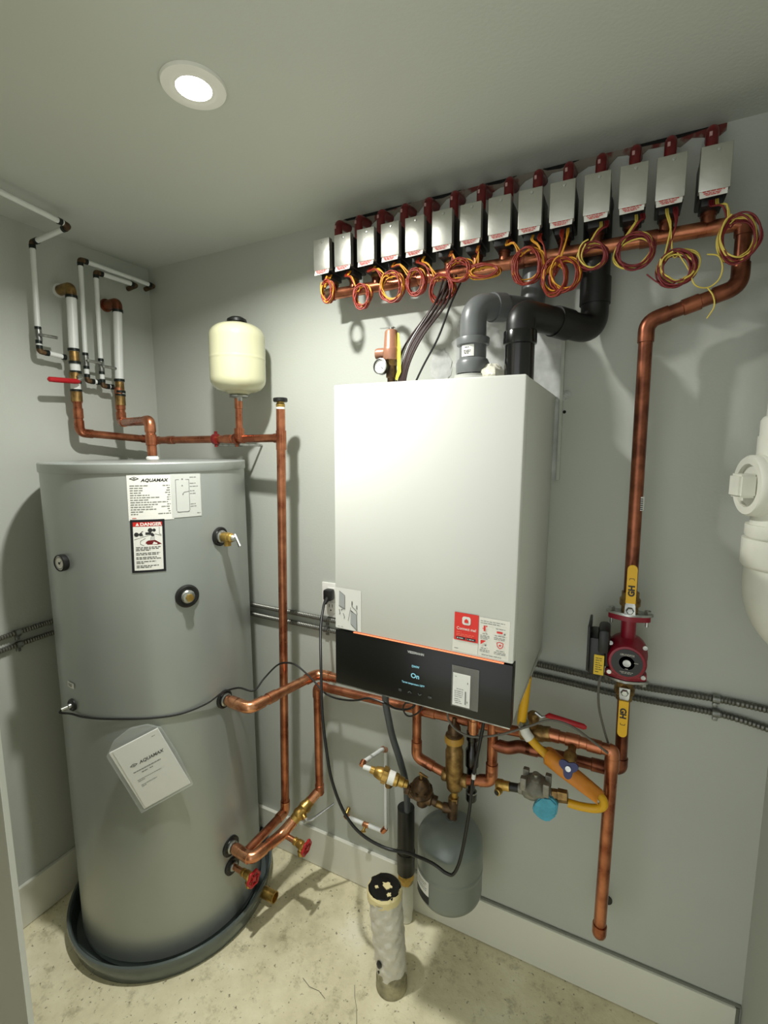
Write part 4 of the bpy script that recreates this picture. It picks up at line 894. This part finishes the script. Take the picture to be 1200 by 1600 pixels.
# riser with the air vent cap
t = thing('riser_pipe', 'tall thin copper riser with a black cap standing right of the silver tank', 'pipe', (-.375, -.12, .26))
q(copper).tube(arc([(-.347, -.12, 1.598), (-.379, -.122, .290), (-.381, -.140, .277), (-.383, -.300, .277)], .02), .0132, 20).build('tube', t)
q(copper).tube([(-.3478, -.12, 1.535), (-.3492, -.12, 1.478)], .0152, 20).build('tee_fitting', t)
q(copper_b).tube(arc([(-.3785, -.1215, .318), (-.379, -.122, .279), (-.3815, -.156, .277)], .022), .0155, 20).build('elbow', t)
q(white).tube([(-.3468, -.12, 1.597), (-.3468, -.12, 1.603)], .0132, 18).build('seal_ring', t)
q(brass).lathe([(0, 0), (.012, 0), (.0135, .003), (.0135, .010), (.011, .013), (.011, .018), (0, .018)], (-.347, -.12, 1.602), seg=10).build('brass_neck', t)
q(black).lathe([(0, 0), (.019, 0), (.021, .002), (.021, .010), (.019, .012), (0, .012)], (-.347, -.12, 1.618), seg=28).build('black_cap', t)

# ================================================================== CREAM EXPANSION TANK
ex, ey, R2 = -.508, -.120, .083
t = thing('cream_expansion_tank', 'small glossy cream expansion tank standing on the copper pipe', 'expansion tank', (ex, ey, 1.648))
H = .212
prof = [(.012, 0), (.03, .001)]+[(R2-.045+.045*math.sin(a), .047-.040*math.cos(a)) for a in [PI/2*k/8 for k in range(0, 9)]]+[(R2, H*.5-.008), (R2, H*.5-.003), (R2+.0003, H*.5-.002), (R2+.0003, H*.5+.002), (R2, H*.5+.003), (R2, H*.5+.008), (R2, H-.050), (R2, H-.045)]+[(R2-.045+.045*math.cos(a), H-.045+.040*math.sin(a)) for a in [PI/2*k/8 for k in range(0, 9)]]+[(.02, H+.003), (0, H+.004)]
q(creamm).lathe(prof, (ex, ey, 1.648), (.02, 0, 1), seg=56).build('shell', t)
q(black).lathe([(0, 0), (.030, 0), (.028, .008), (.018, .014), (0, .016)], (ex+.005, ey, 1.648+H+.002), (.02, 0, 1), 28).build('top_cap', t)
q(steel).lathe([(0, -.005), (.029, -.005), (.031, -.001), (.026, .003), (0, .003)], (ex-.0, ey, 1.645), seg=30).build('steel_flange', t)
q(steel).tube([(ex, ey, 1.628), (ex, ey, 1.642)], .0115, 14).build('threaded_stub', t)
t = run('tank_branch', 'short copper riser joining the cream expansion tank to the wall pipe', [(-.510, -.12, 1.632), (-.512, -.12, 1.524)], .0105, copper, joints=((0, .1),))
q(copper).tube([(-.512, -.12, 1.545), (-.512, -.12, 1.512)], .0155, 18).build('tee_neck', t)
# cold line: from the left wall round the corner to the riser
cz = 1.513
run('cold_water_pipe', 'copper pipe running along both walls behind the tank top to the riser', [(-.972, -.336, 1.668), (-.972, -.336, 1.534), (-.955, -.105, 1.517), (-.930, -.100, cz), (-.350, -.120, cz)], .0122, copper, fr=.026, joints=((0, .2), (0, .55), (3, .15), (3, .63), (3, .72), (3, .985)))
for x in (-.615, -.526):
    t = thing('pipe_clamp', 'red split ring clamp on the copper pipe left of the cream tank' if x < -.6 else 'split ring clamp and rod under the cream expansion tank', 'clamp', (x, -.12, cz-.02))
    mt = redpaint if x < -.6 else copper_d
    q(mt).lathe([(.0125, -.006), (.0175, -.006), (.0175, .006), (.0125, .006)], (x, -.118, cz), (1, 0, 0), 18).lathe([(0, 0), (.005, 0), (.005, .05), (0, .05)], (x, -.118, cz-.025), (0, 0, 1), 8).build('ring', t)
    q(steel).tube([(x, -.11, cz-.018), (x, 0, cz-.020)], .004, 8).build('rod', t)
# hot line: down from the white pipe to the tank top
run('hot_water_pipe', 'copper pipe from the wall riser dropping into the centre of the tank lid', [(-.975, -.190, 1.690), (-.975, -.190, 1.573), (-.700, -.292, 1.566), (-.695, -.294, 1.462)], .0135, copper, fr=.022, joints=((0, .15), (0, .5), (2, .55)))
q(white).lathe([(.0, 0), (.018, 0), (.018, .006), (.0145, .010), (0, .010)], (-.695, -.294, 1.4505), seg=24).build('outlet_collar', WH)

# ================================================================== WHITE PEX LINES, LEFT WALL
PXX = -.985
def crimp(par, p, d, r, h=.010): 
    d = V(d).normalized(); p = V(p); q(tealr).tube([p-d*h/2, p+d*h/2], r*1.22, 16).build('crimp_ring', par)
def pexrun(name, label, segs, r, fits, rings, group=None):
    t = thing(name, label, 'pipe', segs[0][0], group)
    for a, b in segs: q(pexm).tube([a, b], r, 16).build('tube', t)
    for f in fits: q(brass_d if r > .01 else bronze).tube(arc(f, .008, 4), r*1.12, 14).build('fitting', t)
    for p, d in rings: crimp(t, p, d, r)
    return t
def lever_valve(par, p, d, out):
    p = V(p); q(steel).tube([p-V((0, 0, .016)), p+V((0, 0, .016))], .009, 14).tube([p, p+V(d)*.014], .005, 10).tube([p+V(d)*.012, p+V(d)*.014+V(out)*.018, p+V(d)*.014+V(out)*.044], [.004, .0045, .0045], 8).build('lever_valve', par)
r1 = .0072
# first thin line: comes along the ceiling, then down the wall
t = pexrun('branch_water_line', 'thin white pipe along the ceiling and down the left wall', [((PXX, -.418, 2.062), (PXX, -.424, 1.832)), ((PXX, -.425, 1.795), (PXX, -.425, 1.783)), ((PXX, -.412, 1.768), (PXX, -.355, 1.763)), ((-.973, -.416, 2.073), (-.852, -.400, 2.091)), ((-.838, -.412, 2.096), (-.800, -.64, 2.100)), ((-.800, -.64, 2.100), (-.775, -.79, 2.102))], r1,
    [[(PXX, -.418, 2.064), (PXX, -.417, 2.073), (-.975, -.416, 2.074)], [(-.852, -.400, 2.091), (-.840, -.398, 2.094), (-.838, -.414, 2.096)], [(PXX, -.425, 1.782), (PXX, -.425, 1.768), (PXX, -.410, 1.767)]],
    [((PXX, -.418, 2.060), (0, 0, 1)), ((-.968, -.415, 2.074), (1, .1, .1)), ((-.856, -.401, 2.090), (1, .1, .1)), ((-.836, -.424, 2.096), (.1, -1, 0)), ((PXX, -.424, 1.833), (0, 0, 1)), ((PXX, -.425, 1.795), (0, 0, 1)), ((PXX, -.425, 1.780), (0, 0, 1)), ((PXX, -.405, 1.767), (0, 1, 0)), ((PXX, -.357, 1.763), (0, 1, 0))])
lever_valve(t, (PXX, -.424, 1.814), (1, 0, 0), (0, 1, .0))
def down(name, label, y0, y1, ztop, yend, zt2, zv, nxt):
    t = pexrun(name, label, [((PXX, y0, ztop-.012), (PXX, y1, zv+.020)), ((PXX, y1, zv-.020), (PXX, y1, zv-.048)), ((PXX, y0+.014, ztop), (PXX, yend, zt2)), ((PXX, y1+.012, zv-.062), (PXX, nxt, zv-.062))], r1,
        [[(PXX, y0, ztop-.014), (PXX, y0, ztop), (PXX, y0+.016, ztop)], [(PXX, y1, zv-.048), (PXX, y1, zv-.062), (PXX, y1+.014, zv-.062)], [(PXX, yend-.004, zt2), (PXX, yend+.01, zt2), (XL+.002, yend+.012, zt2-.004)]],
        [((PXX, y0, ztop-.014), (0, 0, 1)), ((PXX, y0+.018, ztop), (0, 1, 0)), ((PXX, yend-.006, zt2), (0, 1, 0)), ((PXX, y1, zv+.020), (0, 0, 1)), ((PXX, y1, zv-.020), (0, 0, 1)), ((PXX, y1, zv-.046), (0, 0, 1)), ((PXX, y1+.016, zv-.062), (0, 1, 0)), ((PXX, nxt-.004, zv-.062), (0, 1, 0))])
    lever_valve(t, (PXX, y1, zv), (1, 0, 0), (0, 1, -.05)); return t
down('branch_water_line', 'thin white pipe with a small lever valve, longer of the two between the thick pipes', -.282, -.290, 2.070, -.030, 2.066, 1.762, -.252)
down('branch_water_line', 'thin white pipe with a small lever valve, next to the rear thick pipe', -.234, -.240, 2.048, -.100, 2.048, 1.752, -.206)
# main risers
r2 = .0138
def main(name, label, y0, y1, zt, zvalve, zb, wall_z, tee_z):
    t = thing(name, label, 'pipe', (PXX+.01, y0, zb), 'thick white water pipes on the left wall'); x = PXX+.012
    q(brass_d if y0 < -.25 else copper_d).tube(arc([(XL+.001, y0, zt+.004), (x, y0, zt+.006), (x, y0, zt-.022)], .016), r2*1.1, 20).build('wall_elbow', t)
    q(pexm if y0 < -.25 else copper_d).tube([(XL, y0, zt+.004), (XL+.007, y0, zt+.004)], r2*1.5, 24).build('wall_ring', t)
    yt = y0+(y1-y0)*(zt-tee_z)/(zt-zb)
    q(pexm).tube([(x, y0, zt-.018), (x, yt, tee_z+.014)], r2, 20).build('tube', t)
    q(brass_d).tube([(x, yt, tee_z+.016), (x, yt, tee_z-.016)], r2*1.0, 18).build('tee_fitting', t)
    for z in (zt-.022, tee_z+.019, tee_z-.019): crimp(t, (x, yt if z < zt-.1 else y0, z), (0, 0, 1), r2, .008)
    return t, x, yt
t, x, yt = main('main_water_pipe', 'thick white water pipe with a red lever valve on the left wall', -.326, -.336, 1.968, 1.69, 1.66, 0, 1.768)
q(pexm).tube([(x, yt, 1.750), (x, yt, 1.722)], r2, 20).build('tube', t); q(pexm).tube([(x, -.336, 1.688), (x, -.336, 1.660)], r2, 20).build('tube', t)
crimp(t, (x, yt, 1.720), (0, 0, 1), r2, .008); crimp(t, (x, -.336, 1.689), (0, 0, 1), r2, .007); crimp(t, (x, -.336, 1.664), (0, 0, 1), r2, .007)
v = thing('ball_valve', 'brass ball valve with a bright red lever on the left wall', 'valve', (x, -.335, 1.69))
q(brass_d).tube([(x, -.335, 1.718), (x, -.336, 1.692)], .0165, 18).tube([(x, -.335, 1.704), (x+.022, -.335, 1.704)], .007, 12).build('body', v)
q(steel).tube([(x+.022, -.334, 1.704), (x+.028, -.334, 1.704)], .009, 6).tube([(x+.024, -.334, 1.698), (x+.024, -.348, 1.690)], .005, 8).build('lever', v)
q(redp).tube([(x+.025, -.338, 1.689), (x+.026, -.346, 1.689), (x+.028, -.416, 1.686), (x+.028, -.428, 1.6855), (x+.028, -.432, 1.685)], [.004, .008, .0078, .0074, .003], 12).build('red_grip', v)
t, x, yt = main('main_water_pipe', 'thick white water pipe without a valve, nearest the room corner', -.176, -.190, 1.962, 0, 1.66, 0, 1.694)
q(pexm).tube([(x, yt, 1.676), (x, yt, 1.660)], r2, 20).build('tube', t); crimp(t, (x, -.189, 1.664), (0, 0, 1), r2, .007)
for (xx, yy) in ((-.973, -.336), (-.973, -.190)):
    nm = 'adapter_fitting'; o = q(brass_d).tube([(xx, yy, 1.662), (xx, yy, 1.630)], .0160, 20).build(nm)
    tag(o, 'brass adapter joining the thick white pipe to copper, '+('below the red lever valve' if yy < -.3 else 'nearest the room corner'), 'fitting', 'brass adapters under the white pipes')

# ================================================================== ARMOURED CONDUITS
def conduit(label, pts):
    P = smooth(pts, 12); D = []; 
    for a, b in zip(P, P[1:]):
        n = max(1, int((b-a).length/.0032))
        for k in range(n): D.append(a.lerp(b, k/n))
    D.append(P[-1]); rs = [.0084 if (k//1) % 2 else .0066 for k in range(len(D))]
    return tag(q(condm).tube(D, rs, 10).build('armoured_cable', ang=20), label, 'cable', 'armoured cables along the walls')
cab = .0095
conduit('upper ribbed metal cable along the back wall behind the boiler', [(-1.025, -cab, .940), (-.57, -cab, .930), (-.26, -cab, .9265), (.384, -cab, .911), (.59, -cab, .903), (.788, -cab, .909), (.894, -cab, .906)])
conduit('lower ribbed metal cable along the back wall behind the boiler', [(-1.025, -cab, .905), (-.57, -cab, .895), (-.26, -cab, .891), (.384, -cab, .880), (.59, -cab, .872), (.788, -cab, .875), (.894, -cab, .862)])
conduit('upper ribbed metal cable on the left wall beside the silver tank', [(XL+cab, -.62, .936), (XL+cab, -.45, .941), (XL+cab, -.02, .941)])
conduit('lower ribbed metal cable on the left wall beside the silver tank', [(XL+cab, -.62, .898), (XL+cab, -.45, .904), (XL+cab, -.02, .905)])
def strap(label, p, d):
    p = V(p); mb = q(steel).lathe([(.0080, -.007), (.0105, -.007), (.0105, .007), (.0080, .007)], p, d, 14); n = V((0, -1, 0)) if abs(d[0]) > .5 else V((1, 0, 0))
    mb.box(p-n*cab+V((-.005, -.005, -.022)), p-n*(cab-.003)+V((.005, .005, -.008)), .001); mb.lathe([(0, 0), (.0055, 0), (.0045, .004), (0, .0045)], p-n*(cab-.003)+V((0, 0, -.0165)), n, 12)
    tag(mb.build('cable_strap'), label, 'strap', 'straps holding the ribbed cables')
strap('metal strap on the upper ribbed cable below and right of the pump', (.788, -cab, .909), (1, 0, 0)); strap('metal strap on the lower ribbed cable below and right of the pump', (.790, -cab, .875), (1, 0, 0))
strap('metal strap on the upper ribbed cable beside the silver tank', (XL+cab, -.540, .938), (0, 1, 0)); strap('metal strap on the lower ribbed cable beside the silver tank', (XL+cab, -.540, .901), (0, 1, 0))
strap('metal strap on the upper ribbed cable below the wall outlet', (-.275, -cab, .927), (1, 0, 0)); strap('metal strap on the lower ribbed cable below the wall outlet', (-.276, -cab, .892), (1, 0, 0))

# ================================================================== WHITE PVC STACK, RIGHT WALL
sx, sy = .838, -.17
t = thing('drain_stack', 'large white plastic drain pipe with a square plug at the right edge', 'pipe', (sx, sy, 1.15))
mb = q(pvcw).tube([(sx, sy, 1.32), (sx, sy, 1.50)], .050, 40); mb.tube([(sx, sy, 1.41), (sx-.042, sy-.010, 1.41)], .050, 40)
mb.build('tee_body', t)
def hub(n, c, d, L_, r=.0575): 
    q(pvcw).lathe([(r*.87, 0), (r, 0), (r, L_), (r*.93, L_+.006), (r*.87, L_+.008)], c, d, 44).build(n, t)
q(pvcw).tube([(sx, sy, 1.53), (sx, sy, ZC-.002)], .040, 36).build('riser', t)
hub('upper_hub', (sx, sy, 1.468), (0, 0, 1), .06, .048); hub('lower_hub', (sx, sy, 1.338), (0, 0, -1), .020, .057); hub('lower_hub', (sx, sy, 1.312), (0, 0, -1), .048, .060)
hub('branch_hub', (sx-.022, sy-.005, 1.41), (-1, -.24, 0), .026, .058)
d = V((-1, -.24, 0)).normalized(); c = V((sx-.050, sy-.0115, 1.41))
q(pvcw).lathe([(0, 0), (.056, 0), (.056, .010), (.053, .014), (.040, .014), (.040, .006), (0, .006)], c, d, 44).build('cleanout_ring', t)
u, v, _ = frame_of(d); s = .0215
mb = q(pvcw).prism([c+d*.004+u*s+v*s, c+d*.004-u*s+v*s, c+d*.004-u*s-v*s, c+d*.004+u*s-v*s], d*.030); bmesh.ops.bevel(mb.bm, geom=mb.bm.edges[:], offset=.004, segments=2, affect='EDGES'); mb.build('square_plug', t, ang=30)
q(pvcw).tube(arc([(sx, sy, 1.33), (sx, sy, 1.16), (sx+.12, sy-.05, 1.10)], .12, 12), .053, 40).build('bend', t)

# floor marks
mb = q(mat('thin_crack', (104, 100, 82), .9)); P = [(-.02, -.285), (-.005, -.31), (.012, -.33), (.03, -.36), (.05, -.40), (.055, -.45)]
for (a, b) in zip(P, P[1:]): mb.poly([(a[0]-.0008, a[1], .0004), (b[0]-.0008, b[1], .0004), (b[0]+.0008, b[1], .0004), (a[0]+.0008, a[1], .0004)])
P = [(-.16, -.335), (-.13, -.345), (-.10, -.342), (-.075, -.35)]
for (a, b) in zip(P, P[1:]): mb.poly([(a[0], a[1]-.0008, .0004), (b[0], b[1]-.0008, .0004), (b[0], b[1]+.0008, .0004), (a[0], a[1]+.0008, .0004)])
struct('trim_6', mb, smoothing=False)
